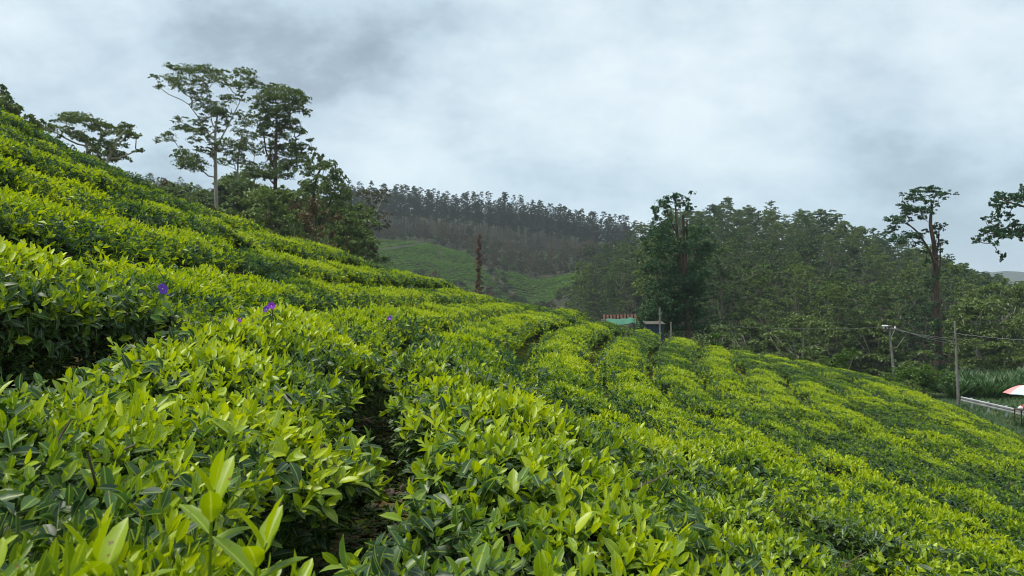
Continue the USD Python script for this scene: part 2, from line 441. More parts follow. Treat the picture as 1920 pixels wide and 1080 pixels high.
# far blue mountain beyond the right-hand hill
mx = np.linspace(-2600, 2600, 220)
my = np.linspace(1750, 2350, 40)


def mount_z(x, y):
    prof = np.interp(x, [-2600, 600, 1000, 1120, 1230, 1400, 1700, 2600], [20, 20, 35, 52, 72, 60, 70, 90])
    s = np.exp(-((y - 2000) / 130) ** 2)
    return -60 + (prof + 60 + (meshkit.fbm(np.stack([x, y, 0 * x], -1) * .012, 4, 9) - .5) * 30) * s


obj("mountain", grid_mesh(mx, my, mount_z), FARHILL, smooth=True, kind="structure")


# ---------------------------------------------------------------- tea leaves and bushes
def leaves(P, D, N, L, W, curl, fold=0.22, fine=True):
    """leaf blades: base P, direction D, upper side N, length L, width W"""
    D = unit(D)
    S = unit(np.cross(D, N))
    N = np.cross(S, D)
    n = len(P)
    ts, ws = ([.22, .52, .80], [.80, 1.0, .70]) if fine else ([.45], [1.0])
    L_, W_, c_ = L[:, None], W[:, None], curl[:, None]
    cols = [P]
    for t, w in zip(ts, ws):
        mid = P + D * L_ * t - N * L_ * c_ * t * t
        h = W_ * w / 2
        cols += [mid - S * h + N * h * fold * 2, mid, mid + S * h + N * h * fold * 2]
    cols.append(P + D * L_ - N * L_ * c_)
    v = np.stack(cols, 1)
    k = v.shape[1]
    f = [[0, 2, 1], [0, 3, 2]]
    for r in range(len(ts) - 1):
        a = 1 + 3 * r
        f += [[a, a + 1, a + 4], [a, a + 4, a + 3], [a + 1, a + 2, a + 5], [a + 1, a + 5, a + 4]]
    a = 1 + 3 * (len(ts) - 1)
    f += [[a, a + 1, k - 1], [a + 1, a + 2, k - 1]]
    f = np.array(f)
    return v, f      # (n, k, 3), template


def flat(v, f):
    n, k = v.shape[:2]
    return v.reshape(-1, 3), (f[None] + (np.arange(n) * k)[:, None, None]).reshape(-1, 3)


BH = 0.80


def bush_leaves(seed, flush, n_shoot, n_dark, big=1.0, ridge=0.0):
    r = R(seed)
    ph = r.uniform(0, 2 * PI, 4)

    def rad(a):
        return 0.585 * (np.abs(np.cos(a)) ** 3.4 + np.abs(np.sin(a)) ** 3.4) ** (-1 / 3.4) * (1 + .04 * np.sin(2 * a + ph[0]) + .04 * np.sin(3 * a + ph[1]) + .04 * np.sin(5 * a + ph[2]))

    def top(x, y):
        q = np.hypot(x, y) / rad(np.arctan2(y, x))
        return BH * (1 - .09 * q ** 4 - ridge * np.abs(x / .6) ** 2.5) + (meshkit.noise(np.stack([x * 3.2 + seed, y * 3.2, 0 * x], -1), 2) - .5) * .13 - .05

    # shoots over the plucking table and round its shoulder
    a = r.uniform(0, 2 * PI, n_shoot)
    q = np.sqrt(r.uniform(0, 1, n_shoot)) * 1.0
    x, y = q * rad(a) * np.cos(a), q * rad(a) * np.sin(a)
    z = top(x, y) - .05 + r.normal(0, .018, n_shoot)
    side = r.uniform(0, 1, n_shoot) < .07
    q = np.where(side, 1.0, q)
    z = np.where(side, BH * r.uniform(.6, .92, n_shoot), z)
    x = np.where(side, rad(a) * np.cos(a) * .97, x)
    y = np.where(side, rad(a) * np.sin(a) * .97, y)
    out = np.stack([np.cos(a), np.sin(a), 0 * a], -1)
    axis = unit(out * (.12 + .5 * q ** 3)[:, None] + np.array([0, 0, 1.0]) + r.normal(0, .36, (n_shoot, 3)))
    base = np.stack([x, y, z], -1)
    patch = meshkit.noise(np.stack([x * 2.6, y * 2.6, 0 * x + seed * 3.1], -1), 4)
    vig = np.clip(flush + (patch - .5) * 1.5 + r.normal(0, .18, n_shoot), 0, 1)      # how young the shoot is
    sl = (.035 + .075 * vig) * r.uniform(.7, 1.35, n_shoot) * big
    sl = np.where(r.uniform(0, 1, n_shoot) < .05, sl * 1.7, sl)
    P, D, N, L, W, C, T = [], [], [], [], [], [], []
    t1 = unit(np.cross(axis, r.normal(size=(n_shoot, 3))))
    t2 = np.cross(axis, t1)
    spin = r.uniform(0, 2 * PI, n_shoot)
    for j in range(6):
        g = j / 5
        on = np.ones(n_shoot, bool) if j < 5 else r.uniform(0, 1, n_shoot) < .8
        az = spin + j * 2.4 + r.normal(0, .25, n_shoot)
        rd = np.cos(az)[:, None] * t1 + np.sin(az)[:, None] * t2
        el = np.radians(74 - 58 * g + r.normal(0, 9, n_shoot))
        d = axis * np.cos(el)[:, None] + rd * np.sin(el)[:, None]
        nn = axis * np.sin(el)[:, None] - rd * np.cos(el)[:, None]
        ln = (np.interp(g, [0, .4, .8, 1], [.088, .092, .072, .045]) * r.uniform(.55, 1.3, n_shoot) * (.8 + .3 * vig)) * big
        P.append((base + axis * (sl * g)[:, None])[on]); D.append(d[on]); N.append(nn[on]); L.append(ln[on])
        W.append((ln * np.interp(g, [0, 1], [.50, .36]) * r.uniform(.85, 1.15, n_shoot))[on])
        C.append(r.uniform(.02, .34, n_shoot)[on] * (1 - .6 * g))
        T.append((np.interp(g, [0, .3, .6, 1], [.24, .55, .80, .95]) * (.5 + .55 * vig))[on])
    # mature dark leaves on the flanks and beneath the flush
    a = r.uniform(0, 2 * PI, n_dark)
    flank = r.uniform(0, 1, n_dark) < .62
    h = r.uniform(.12, 1, n_dark) ** .8
    rr = rad(a) * np.where(flank, np.interp(h, [.1, .45, .8, 1], [.62, .88, 1.0, .93]) - r.exponential(.07, n_dark), np.sqrt(r.uniform(0, 1, n_dark)) * .98)
    x, y = rr * np.cos(a), rr * np.sin(a)
    z = np.where(flank, h * BH * .95, top(x, y) - .04 - r.exponential(.05, n_dark))
    out = np.stack([np.cos(a), np.sin(a), 0 * a], -1)
    d = unit(out * np.where(flank, .9, .3)[:, None] + r.normal(0, .55, (n_dark, 3)) + np.array([0, 0, .1]))
    nn = unit(np.array([0, 0, 1.0]) + out * np.where(flank, .8, .1)[:, None] + r.normal(0, .35, (n_dark, 3)))
    ln = r.uniform(.065, .115, n_dark) * big
    P.append(np.stack([x, y, z], -1) - d * (ln * .5)[:, None]); D.append(d); N.append(nn); L.append(ln); W.append(ln * r.uniform(.38, .48, n_dark))
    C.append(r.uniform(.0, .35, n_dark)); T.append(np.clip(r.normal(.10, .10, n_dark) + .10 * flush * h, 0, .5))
    return [np.concatenate(q) for q in (P, D, N, L, W, C, T)]


def bush_stems(seed):
    r = R(seed + 50)
    parts = []
    for k in range(9):
        a = r.uniform(0, 2 * PI)
        e = np.array([math.cos(a), math.sin(a), 0]) * r.uniform(.2, .5)
        s = e * .12
        p = [s + [0, 0, -.06], s * 1.8 + [0, 0, .16], e * .7 + [0, 0, .42], e + [0, 0, BH * r.uniform(.78, .9)]]
        parts.append(tube(np.array(p) + r.normal(0, .015, (4, 3)), [.02, .016, .010, .004], 5, False))
        for q in range(3):
            m = e * r.uniform(.5, .9) + [0, 0, r.uniform(.3, .6)]
            b = m + np.append(r.normal(0, .18, 2), r.uniform(.1, .25))
            parts.append(tube(np.array([m, (m + b) / 2 + r.normal(0, .02, 3), b]), [.007, .005, .003], 4, False))
    return join(parts)


RIB = np.array([1, 0, 1, 0, 0, 1, 0, 0, 1, 0, 1.0])


def make_bush(name, seed, flush, fine):
    c = kind_class(name)
    q = bush_leaves(seed, flush, *((580, 2700) if fine else (430, 1700)), big=.74 if fine else .80, ridge=.06 if fine else .24)
    v, f = leaves(*q[:6], fine=fine)
    tone = q[6]
    obj("stem", bush_stems(seed), TWIG, c)
    own = np.zeros(len(v), bool)
    if fine:        # the topmost young leaves can be picked out one by one
        own[np.argsort(-(v[:, -1, 2] + (tone > .6) * .5))[:110]] = True
        for i in np.nonzero(own)[0]:
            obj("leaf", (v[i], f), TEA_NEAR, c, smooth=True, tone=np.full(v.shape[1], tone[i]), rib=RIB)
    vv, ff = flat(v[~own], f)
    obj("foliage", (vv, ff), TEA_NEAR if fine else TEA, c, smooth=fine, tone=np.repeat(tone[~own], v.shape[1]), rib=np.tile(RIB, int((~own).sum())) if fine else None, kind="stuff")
    return c


near_kinds = [make_bush(f"near_tea_bush_{i + 1}", 11 + i, fl, True) for i, fl in enumerate((.85, .68, .55, .40))]
far_kinds = [make_bush(f"tea_bush_kind_{i + 1}", 31 + i, fl, False) for i, fl in enumerate((.92, .78, .64, .60, .42, .20))]

# rows follow the contours of the spur: each bush has its place
rb = R(5)
bushes = []
for k in range(-11, 14):
    s0 = (.67 + 1.35 * k) if k >= 0 else -.69 - 1.26 * (-k - 1)
    y = .4 + rb.uniform(0, .9)
    while y < 62:
        s = s0 + rb.normal(0, .06) + (.06 * math.sin(y * .35 + 1.7 * k) if k > 0 else 0)
        sc = spread(y) * rb.uniform(.92, 1.12)
        x = float(path_x(y) + s * spread(y)) + (.34 * max(0, 3.4 - y) / 2 + .10 * math.exp(-((y - 4) / 1.2) ** 2) if k == 0 else 0) - (.16 * math.exp(-((y - 7) / 2.6) ** 2) if k == 0 else 0)
        step = .93 * sc
        lim = float(crest_y(x)) + 5
        u = 960 + F * x / max(y, .3)
        gap = rb.uniform() < (.035 if k > 0 else .02)
        if y < lim and -330 < u < 2250 and not gap and math.hypot(x, y) > 1.0 and s < 16.7 and not (x > 28.2 and y > 36):
            bushes.append((k, x, y, sc))
        y += step
bushes.append((-1, -.80, 1.02, .8))
bushes.sort(key=lambda b: math.hypot(b[1], b[2]))
WORDS = "first second third fourth fifth sixth seventh eighth ninth tenth eleventh twelfth thirteenth fourteenth fifteenth sixteenth seventeenth".split()
ROWL = {-1: "hedge along the left edge of the path", -2: "hedge dotted with purple flowers",
        -3: "row above the hedge with purple flowers", 0: "row along the right edge of the path"}


def row_label(k, x, y, j):
    d = math.hypot(x, y)
    row = ROWL.get(k) or (f"{WORDS[k]} row right of the path" if k > 0 else f"{WORDS[-k - 1]} row left of the path")
    look = ("brilliant yellow-green", "bright green", "dull dark")[j]
    where = "nearest end" if d < 5 else "nearer half" if d < 11 else "middle stretch" if d < 19 else "far stretch"
    return f"{look} tea bush in the {row}, {where}"


bx = np.array([b[1] for b in bushes]); by = np.array([b[2] for b in bushes])
bz = ground_z(bx, by)
bn = unit(ground_n(bx, by) * .75 + np.array([0, 0, .25]))
patchy = meshkit.fbm(np.stack([bx * .33, by * .22, 0 * bx], -1), 3, 21)
rest = ([], [], [], [])
N_NEAR, N_THINGS = 26, 300
for i, (k, x, y, sc) in enumerate(bushes):
    r = R(1000 + i)
    up = bn[i]
    xa = unit(np.cross([0, 1.0, 0], up)); ya = np.cross(up, xa)
    flip = r.uniform() < .5
    rot = np.stack([xa, ya, up], 1) @ rotz(r.normal(0, .16) + PI * flip)
    val = patchy[i] + r.normal(0, .10) + (.06 if k in (-1, 0) else 0) + (.05 if k > 8 else 0)
    hs = r.uniform(.90, 1.06) if k <= 0 else r.uniform(.84, 1.04)
    scale = np.array([sc * (.86 if k <= 0 else .80 + .05 * r.uniform()), sc * 1.18, hs * (.9 + .1 * sc)])
    if i < N_NEAR:
        c = near_kinds[int(np.clip((.72 - val) / .36 * 4, 0, 3))]
    else:
        j = int(np.clip((.68 - val) / .34 * 6, 0, 5))
        c = far_kinds[j]
    if i < N_THINGS:
        lab = row_label(k, x, y, 0 if val > .56 else 1 if val > .44 else 2)
        copy(c, "tea_bush", lab, "tea bush", (x, y, bz[i]), rot, scale, lab.replace("tea bush", "tea bushes")[:110])
    else:
        rest[0].append(j); rest[1].append((x, y, bz[i])); rest[2].append(rot); rest[3].append(scale)
scatter("far_tea_bushes", far_kinds, *rest, label="mass of farther tea bushes covering the slope up to its crest", cat="tea bushes")
print("bushes", len(bushes))


# ---------------------------------------------------------------- trees
def leaf_quads(P, size, rng, flat_bias=.4, droop=0.0):
    """leaf sprays: small folded diamonds"""
    n = len(P)
    N = unit(rng.normal(size=(n, 3)) * (1 - flat_bias) + np.array([0, 0, 1.0]) * flat_bias * 1.6)
    D = rng.normal(size=(n, 3)); D = unit(D - N * (D * N).sum(1)[:, None] + np.array([0, 0, -droop]))
    S = unit(np.cross(D, N))
    L = size * rng.uniform(.6, 1.4, n)[:, None]
    w = L * rng.uniform(.22, .38, n)[:, None]
    Nn = np.cross(S, D)
    v = np.stack([P - D * L * .5, P - S * w + Nn * w * .3, P + D * L * .5 - Nn * L * .12, P + S * w + Nn * w * .3], 1)
    return flat(v, np.array([[0, 1, 2], [0, 2, 3]]))


def clump_points(c, rx, ry, rz, n, rng, umbrella=.35):
    """points of a leafy clump: many small tufts, fuller above, ragged at the rim"""
    m = max(5, int(n / 22))
    d = unit(rng.normal(size=(m, 3)))
    q = rng.uniform(.15, 1.05, m) ** .5
    tuft = d * q[:, None]
    size = rng.uniform(.10, .24, m)
    k = rng.integers(0, m, n)
    p = tuft[k] + rng.normal(size=(n, 3)) * size[k][:, None] * np.array([1, 1, .8])
    p[:, 2] -= umbrella * (p[:, 0] ** 2 + p[:, 1] ** 2)
    return np.asarray(c) + p * np.array([rx, ry, rz])


def skeleton(trunks, clumps, rng, tip=.03, lift=.35):
    """limbs from the trunk lines to every clump; each leaves the growing tree at its nearest lower node. Returns limb polylines with radii."""
    nodes, parent, weight = [], [], []
    for tr in trunks:
        for a, b in zip(tr[:-1], tr[1:]):
            for t in np.linspace(0, 1, 5):
                nodes.append(np.asarray(a) * (1 - t) + np.asarray(b) * t); parent.append(-1)
    nodes = [np.asarray(q, float) for q in nodes]
    limbs = []
    top = np.array(trunks[0][-1])
    C = np.array([c[:3] for c in clumps], float)
    base = np.array(nodes)
    order = np.argsort([np.linalg.norm(base - c, axis=1).min() for c in C])
    for i in order:
        c = C[i] - np.array([0, 0, clumps[i][5] * .3])
        A = np.array(nodes)
        v = c - A
        d = np.linalg.norm(v, axis=1)
        cost = d + np.maximum(0, lift * np.linalg.norm(v[:, :2], axis=1) - v[:, 2]) * 1.6
        k = int(cost.argmin())
        a = A[k]
        m1 = a + (c - a) * .35 + np.array([0, 0, -.06 * d[k]]) + rng.normal(0, .04 * d[k], 3)
        m2 = a + (c - a) * .7 + np.array([0, 0, -.03 * d[k]]) + rng.normal(0, .04 * d[k], 3)
        ids = [k]
        for q in (m1, m2, c):
            nodes.append(q); parent.append(ids[-1]); ids.append(len(nodes) - 1)
        limbs.append(ids)
    load = np.zeros(len(nodes))
    for ids in limbs:
        j = ids[-1]
        while j >= 0:
            load[j] += 1
            j = parent[j]
    out = []
    for ids in limbs:
        pts = np.array([nodes[j] for j in ids])
        rad = tip * np.sqrt(np.maximum([load[ids[1]], load[ids[1]], load[ids[2]], load[ids[3]] * .6], .6))
        out.append((pts, rad))
    return out


def build_tree(root, trunks, trunk_r, clumps, leafmat, bark, rng, leaf=.3, dens=1.0, tip=.03, sides=8, split=False, droop=0.0, flat_bias=.35, umbrella=.35, lift=.35, twigs=True):
    """clumps: (x, y, z, rx, ry, rz) in the tree's own space; root: prim that takes the parts"""
    for tr, (r0, r1) in zip(trunks, trunk_r):
        tr = np.array(tr, float)
        n = max(6, len(tr) * 3)
        s = np.linspace(0, 1, len(tr)); t = np.linspace(0, 1, n)
        p = np.stack([np.interp(t, s, tr[:, q]) for q in range(3)], 1)
        p[1:-1] = (p[:-2] + 2 * p[1:-1] + p[2:]) / 4
        rr = r0 + (r1 - r0) * t ** .8
        rr[0] *= 1.35
        obj("trunk", tube(p, rr, sides), bark, root, smooth=40)
    limbs = skeleton([np.array(t) for t in trunks], clumps, rng, tip, lift)
    meshes = [tube(p, r, 5 if split else 4, False) for p, r in limbs]
    if split:
        for m in meshes:
            obj("branch", m, bark, root, smooth=True)
    else:
        obj("branches", join(meshes), bark, root)
    allp = []
    for c in clumps:
        n = int(np.clip(dens * 30 * (c[3] * c[5] * .6 + c[3] * c[4] * .3) / leaf ** 2, 30, 6000))
        P = clump_points(c[:3], c[3], c[4], c[5], n, rng, umbrella)
        if split:
            obj("leaf_clump", leaf_quads(P, leaf, rng, flat_bias, droop), leafmat, root)
        else:
            allp.append(P)
    if not split:
        obj("crown", leaf_quads(np.vstack(allp), leaf, rng, flat_bias, droop), leafmat, root)


def pixel_clumps(rows, origin, s, Y, base, rng, depth=.7, thick=1.15, shrink=1.12):
    """clumps read off the photograph (crop pixels) set at their own distance; depth spreads them towards and away from the viewer"""
    out = []
    k = Y / F
    us = [r[0] for r in rows]
    mid = .5 * (min(us) + max(us)); half = .5 * (max(us) - min(us))
    for cx, cy, hw, hh in rows:
        room = math.sqrt(max(.08, 1 - ((cx - mid) / max(half, 1)) ** 2)) * half / s * k * depth
        dy = rng.uniform(-1, 1) * room
        p = at(origin[0] + cx / s, origin[1] + cy / s, Y + dy)
        rx, rz = hw / s * k * shrink, hh / s * k * thick
        out.append((*(p - base), rx, rx * rng.uniform(.8, 1.1), rz))
        for _ in range(2):
            q = p - base + np.clip(rng.normal(0, 1, 3), -1.2, 1.2) * np.array([rx * .9, rx * .9, rz])
            out.append((*q, rx * .5, rx * .5, rz * .55))
    return out


def pixel_line(pts, origin, s, Y, base, dys=None):
    return [at(origin[0] + x / s, origin[1] + y / s, Y + (0 if dys is None else dys[i])) - base for i, (x, y) in enumerate(pts)]


def hero(name, label, cat, u, Y, origin, s, trunk_px, trunk_r, rows, leafmat, bark, seed, **kw):
    """one tree of the photograph: trunk lines and clumps in crop pixels"""
    rng = R(seed)
    x = at(u, 560, Y)[0]
    base = np.array([x, Y, float(ground_z(x, Y)) - .15])
    depth, thick = kw.pop("depth", .7), kw.pop("thick", 1.1)
    trunks = []
    for i, tp in enumerate(trunk_px):
        line = pixel_line(tp, origin, s, Y, base, rng.normal(0, .15, len(tp)))
        if i == 0 or kw.get("rooted"):
            line = [np.array([line[0][0] * (1 if i else 0), 0.25 * i, 0.])] + [q for q in line if q[2] > .5]
        trunks.append(line)
    kw.pop("rooted", None)
    cl = pixel_clumps(rows, origin, s, Y, base, rng, depth, thick)
    t = thing(name, label, cat, base)
    build_tree(t, trunks, trunk_r, cl, leafmat, bark, rng, split=True, **kw)
    return t


A_ROWS = [(70,165,32,20),(170,125,75,30),(180,165,40,20),(235,60,75,25),(300,60,50,22),(370,60,60,25),(380,100,40,20),(440,130,60,28),(465,85,40,22),(570,90,60,28),(655,115,35,30),(620,140,60,18),(565,165,55,16),(300,125,50,20),(255,205,45,20),(300,160,60,20),(350,200,40,20),(310,245,30,16),(345,265,40,18),(520,250,70,20),(660,150,30,15),(575,205,25,15),(320,300,45,22),(440,300,70,30),(430,330,60,25),(480,350,50,25),(200,378,45,12),(275,395,25,14),(340,385,40,25),(215,435,60,20),(300,455,60,18),(120,490,60,20),(285,500,40,20),(350,430,35,20),(370,480,40,22),(420,440,40,22),(470,400,40,22),(240,610,70,30),(260,650,90,35),(300,690,50,25),(350,575,40,15),(390,600,30,20),(400,545,40,20),(480,520,50,25),(440,570,40,20)]
hero("eucalyptus_tree", "tallest pale-trunked eucalyptus with open layered crown above the left tea slope", "tree", 405, 82, (280, 110), 3.375,
     [[(425, 1060), (420, 800), (418, 600), (415, 500), (425, 400), (440, 300)], [(418, 520), (370, 470), (310, 370), (250, 290)], [(425, 560), (500, 420), (560, 300), (610, 200)]],
     [(.29, .07), (.11, .04), (.10, .03)], A_ROWS, EUC, PALEBARK, 1, leaf=.17, dens=.75, tip=.022)
C_ROWS = [(560,450,40,20),(600,400,50,25),(640,360,40,22),(550,540,60,25),(630,560,60,30),(560,610,55,28),(640,480,50,22),(530,650,40,18),(600,650,50,15),(500,590,40,20),(590,500,40,20),(570,340,30,18),(460,640,30,20),(700,590,30,20)]
hero("eucalyptus_tree", "slender eucalyptus standing between the two tallest ones on the left", "tree", 446, 88, (280, 110), 3.375,
     [[(550, 1000), (556, 900), (560, 650), (575, 520), (610, 420)]], [(.17, .05)], C_ROWS, EUC, PALEBARK, 2, leaf=.17, dens=.75, tip=.020)
B_ROWS = [(740,190,70,20),(830,215,100,35),(720,240,70,25),(910,240,60,40),(930,215,40,25),(965,260,20,20),(700,280,50,22),(770,310,70,25),(860,290,60,25),(920,300,60,25),(985,335,25,25),(740,350,60,30),(820,350,60,30),(880,380,60,30),(700,400,60,30),(760,420,50,25),(850,420,45,25),(940,450,45,25),(980,460,20,15),(820,480,70,30),(900,520,30,15),(700,470,50,20),(960,550,60,25),(1000,580,30,20),(760,545,60,25),(860,570,60,30),(930,610,80,35),(720,700,90,40),(650,720,80,30),(800,650,50,30),(880,680,70,25),(840,730,60,25),(780,620,40,22),(960,640,50,25)]
hero("eucalyptus_tree", "rounded tall eucalyptus right of the tallest one, its trunk brown below", "tree", 515, 78, (280, 110), 3.375,
     [[(795, 1080), (797, 800), (800, 600), (805, 420), (810, 280)], [(797, 700), (740, 600), (720, 450)], [(800, 720), (900, 660), (960, 600)]],
     [(.27, .08), (.11, .05), (.11, .04)], B_ROWS, EUC, DARKBARK, 3, leaf=.17, dens=.95, tip=.020)
D_ROWS = [(250,50,40,35),(310,75,40,30),(200,190,80,45),(290,140,60,35),(370,130,70,40),(440,180,70,60),(490,250,50,50),(400,250,60,40),(350,300,60,45),(280,260,50,40),(230,340,60,40),(330,370,60,40),(430,330,60,40),(510,360,60,50),(560,430,40,45),(400,430,90,40),(310,440,60,40),(450,520,100,45),(590,580,50,50),(540,550,50,30),(350,560,80,40),(440,600,60,40),(550,730,80,45),(440,690,60,40),(610,760,40,50),(560,820,90,60),(620,900,50,60),(500,900,90,70),(420,830,80,50),(150,300,50,40),(120,420,60,40)]
hero("broad_tree", "bushy tree with drooping olive foliage at the right end of the left tree group", "tree", 590, 70, (540, 280), 4.906,
     [[(235, 900), (232, 640), (236, 420), (255, 270), (300, 180)], [(300, 700), (380, 500), (440, 350)]], [(.24, .08), (.14, .05)], D_ROWS, EUC, DARKBARK, 4, leaf=.18, dens=.95, tip=.015, droop=.8, umbrella=.7, rooted=True)
E_ROWS = [(390,320,90,25),(330,330,40,20),(470,340,35,18),(250,375,60,20),(200,370,40,15),(500,370,70,20),(580,390,70,25),(640,365,45,14),(640,405,45,15),(705,415,16,8),(370,400,50,20),(420,430,40,16),(340,400,40,20),(490,435,30,20),(600,455,50,20),(690,490,30,10),(540,460,40,16),(490,480,50,20),(580,500,50,25),(620,515,30,20),(440,445,30,12),(540,520,60,30),(470,520,50,30)]
hero("eucalyptus_tree", "spreading eucalyptus whose flat crown shows over the left skyline", "tree", 172, 70, (0, 100), 2.7,
     [[(470, 700), (460, 600), (440, 470), (420, 400)], [(520, 620), (560, 500), (600, 430)]], [(.3, .08), (.2, .06)], E_ROWS, EUC, PALEBARK, 5, leaf=.20, dens=.85, rooted=True)
hero("eucalyptus_tree", "small tree top poking above the tea left of the spreading eucalyptus", "tree", 60, 66, (0, 100), 2.7,
     [[(160, 560), (155, 420), (150, 350)]], [(.16, .05)], [(150,340,40,22),(125,335,25,12),(178,352,20,15),(150,375,45,22),(190,380,25,18)], EUC, DARKBARK, 6, leaf=.28, dens=1.0)
hero("broad_tree", "dark tree cut by the left picture edge above the tea slope", "tree", 0, 60, (10, 100), 2.7,
     [[(-20, 560), (-18, 400), (-10, 260), (-15, 190)]], [(.3, .08)], [(10,260,50,25),(40,275,40,20),(0,235,20,30),(-10,180,26,20),(60,287,20,13),(-50,220,60,40),(-70,300,70,50),(0,310,60,30)], EUC, DARKBARK, 7, leaf=.26, dens=1.1)
G_ROWS = [(240,90,50,30),(320,70,50,25),(370,90,40,35),(200,130,40,35),(180,190,30,40),(230,170,40,30),(390,140,20,25),(350,120,35,25),(190,260,50,45),(260,250,50,35),(160,330,50,45),(230,330,70,45),(140,420,50,50),(220,430,80,50),(300,400,70,40),(370,380,60,40),(450,310,60,50),(500,300,45,35),(540,400,60,40),(500,430,70,50),(430,420,70,50),(340,470,80,50),(180,540,80,50),(130,550,40,25),(270,560,90,50),(460,520,60,50),(500,580,60,40),(400,600,60,40),(300,640,80,50),(190,680,70,60),(150,660,40,40),(260,720,80,50),(350,710,80,50),(440,690,70,50),(500,690,60,40),(180,780,80,50),(270,800,80,50),(370,790,80,50),(450,770,60,50),(200,860,80,50),(110,850,60,50),(90,900,50,40),(300,880,80,50),(400,860,80,50),(480,850,50,50),(250,940,60,40),(350,930,70,40),(450,930,50,40),(120,950,60,40),(500,930,50,40)]
hero("cedar_tree", "big dark green tree with reddish trunks standing at the crest of the tea slope", "tree", 1287, 72, (1180, 350), 3.6,
     [[(400, 1050), (385, 800), (375, 640), (368, 350), (362, 190)], [(372, 640), (335, 400), (318, 260), (312, 120)], [(372, 560), (392, 380), (388, 220)], [(365, 400), (300, 280), (255, 170)]],
     [(.30, .09), (.16, .07), (.15, .06), (.10, .04)], G_ROWS, DARK, REDBARK, 8, leaf=.18, dens=.80, tip=.013, flat_bias=.1, umbrella=.15, droop=.3, depth=.8)
H_ROWS = [(325,55,50,20),(270,80,50,22),(400,60,60,20),(480,70,35,16),(240,110,40,25),(340,120,50,22),(430,100,40,20),(190,165,35,20),(260,180,60,22),(330,190,60,25),(390,190,35,25),(210,225,40,22),(110,250,50,22),(160,260,50,20),(130,300,35,20),(120,340,35,20),(250,205,40,22),(230,360,60,22),(290,370,40,25),(140,390,60,20),(300,420,35,15),(320,245,35,15),(420,300,35,25),(430,340,30,25),(340,330,25,10),(430,400,30,20),(440,450,20,15),(475,410,18,12),(350,545,25,15),(345,480,15,15),(415,640,25,25),(395,830,25,20),(425,980,40,34),(440,1060,38,30),(418,1130,30,25),(440,1250,40,30),(430,1190,30,20)]
hero("lopped_cedar", "tall sparse reddish trunk with lopsided crown beside the two electric poles", "tree", 1760, 66, (1640, 340), 3.6,
     [[(440, 1386), (432, 1100), (428, 900), (415, 700), (410, 500), (398, 400), (375, 300), (380, 220)], [(412, 560), (360, 450), (290, 340), (215, 280)], [(412, 520), (430, 420), (436, 300)], [(420, 660), (445, 560), (440, 400)], [(425, 740), (370, 720), (350, 690)]],
     [(.38, .11), (.13, .05), (.11, .04), (.10, .03), (.06, .02)], H_ROWS, DARK, REDBARK, 9, leaf=.15, dens=.85, tip=.011, flat_bias=.15, umbrella=.2, depth=.55, sides=10)
I_ROWS = [(520,180,40,40),(310,260,60,40),(380,260,60,40),(460,270,70,40),(520,250,40,40),(230,280,35,30),(200,330,25,20),(290,320,50,30),(270,380,40,30),(350,350,40,25),(400,440,40,40),(330,440,40,40),(240,460,40,30),(150,480,25,18),(200,500,25,20),(280,520,25,30),(470,340,60,30),(430,540,70,35),(500,590,70,45),(350,600,80,40),(250,600,80,45),(140,600,50,35),(70,700,35,25),(150,670,60,35),(230,720,40,40),(300,650,60,35),(400,650,70,35),(330,850,25,40),(300,880,20,25),(510,680,30,30),(620,250,80,50),(680,400,90,60),(620,560,80,50),(760,300,80,60),(800,480,90,60),(900,380,90,60),(700,150,80,50),(850,220,80,50)]
hero("cedar_tree", "dark-leaved tree reaching in from the right picture edge with a hanging sprig", "tree", 1975, 58, (1820, 320), 5.4,
     [[(840, 2300), (830, 1400), (800, 700), (770, 400), (750, 200)], [(800, 640), (620, 600), (400, 620), (200, 640)], [(790, 440), (600, 380), (420, 330), (300, 290)]],
     [(.4, .12), (.13, .04), (.12, .04)], I_ROWS, DARK, REDBARK, 10, leaf=.15, dens=.95, tip=.011, flat_bias=.15, umbrella=.1, droop=.5, depth=.5, lift=-.2)
K_ROWS = [(30,-60,40,18),(70,-40,40,20),(50,-90,45,18),(20,-20,35,16),(80,0,35,16),(40,20,40,16),(60,50,30,14),(100,-70,30,14),(10,40,25,12),(85,40,25,12)]
hero("thin_tree", "thin pale-stemmed tree in front of the far tea field, right of the bushy tree", "tree", 693, 105, (670, 400), 2.0,
     [[(46, 300), (46, 190), (48, 70), (56, 0), (52, -60)], [(50, 30), (80, -20), (90, -50)]], [(.19, .06), (.1, .04)], K_ROWS, SCRUB, PALEBARK, 11, leaf=.3, dens=.22)
_j = R(55)
J_ROWS = [(898 + _j.normal(0, 1.2 + 2.2 * t), 440 + 116 * t, _j.uniform(1.2, 2.6) * (.6 + t), _j.uniform(1.0, 2.2)) for t in np.linspace(0, 1, 70)]
hero("dead_conifer", "slender rust-brown dead conifer rising behind the crest of the tea", "tree", 898, 92, (0, 0), 1.0,
     [[(898, 600), (898, 520), (899, 470), (898, 436)]], [(.07, .02)], J_ROWS, RUST, GREYBARK, 12, leaf=.16, dens=.20, umbrella=.2, tip=.006)


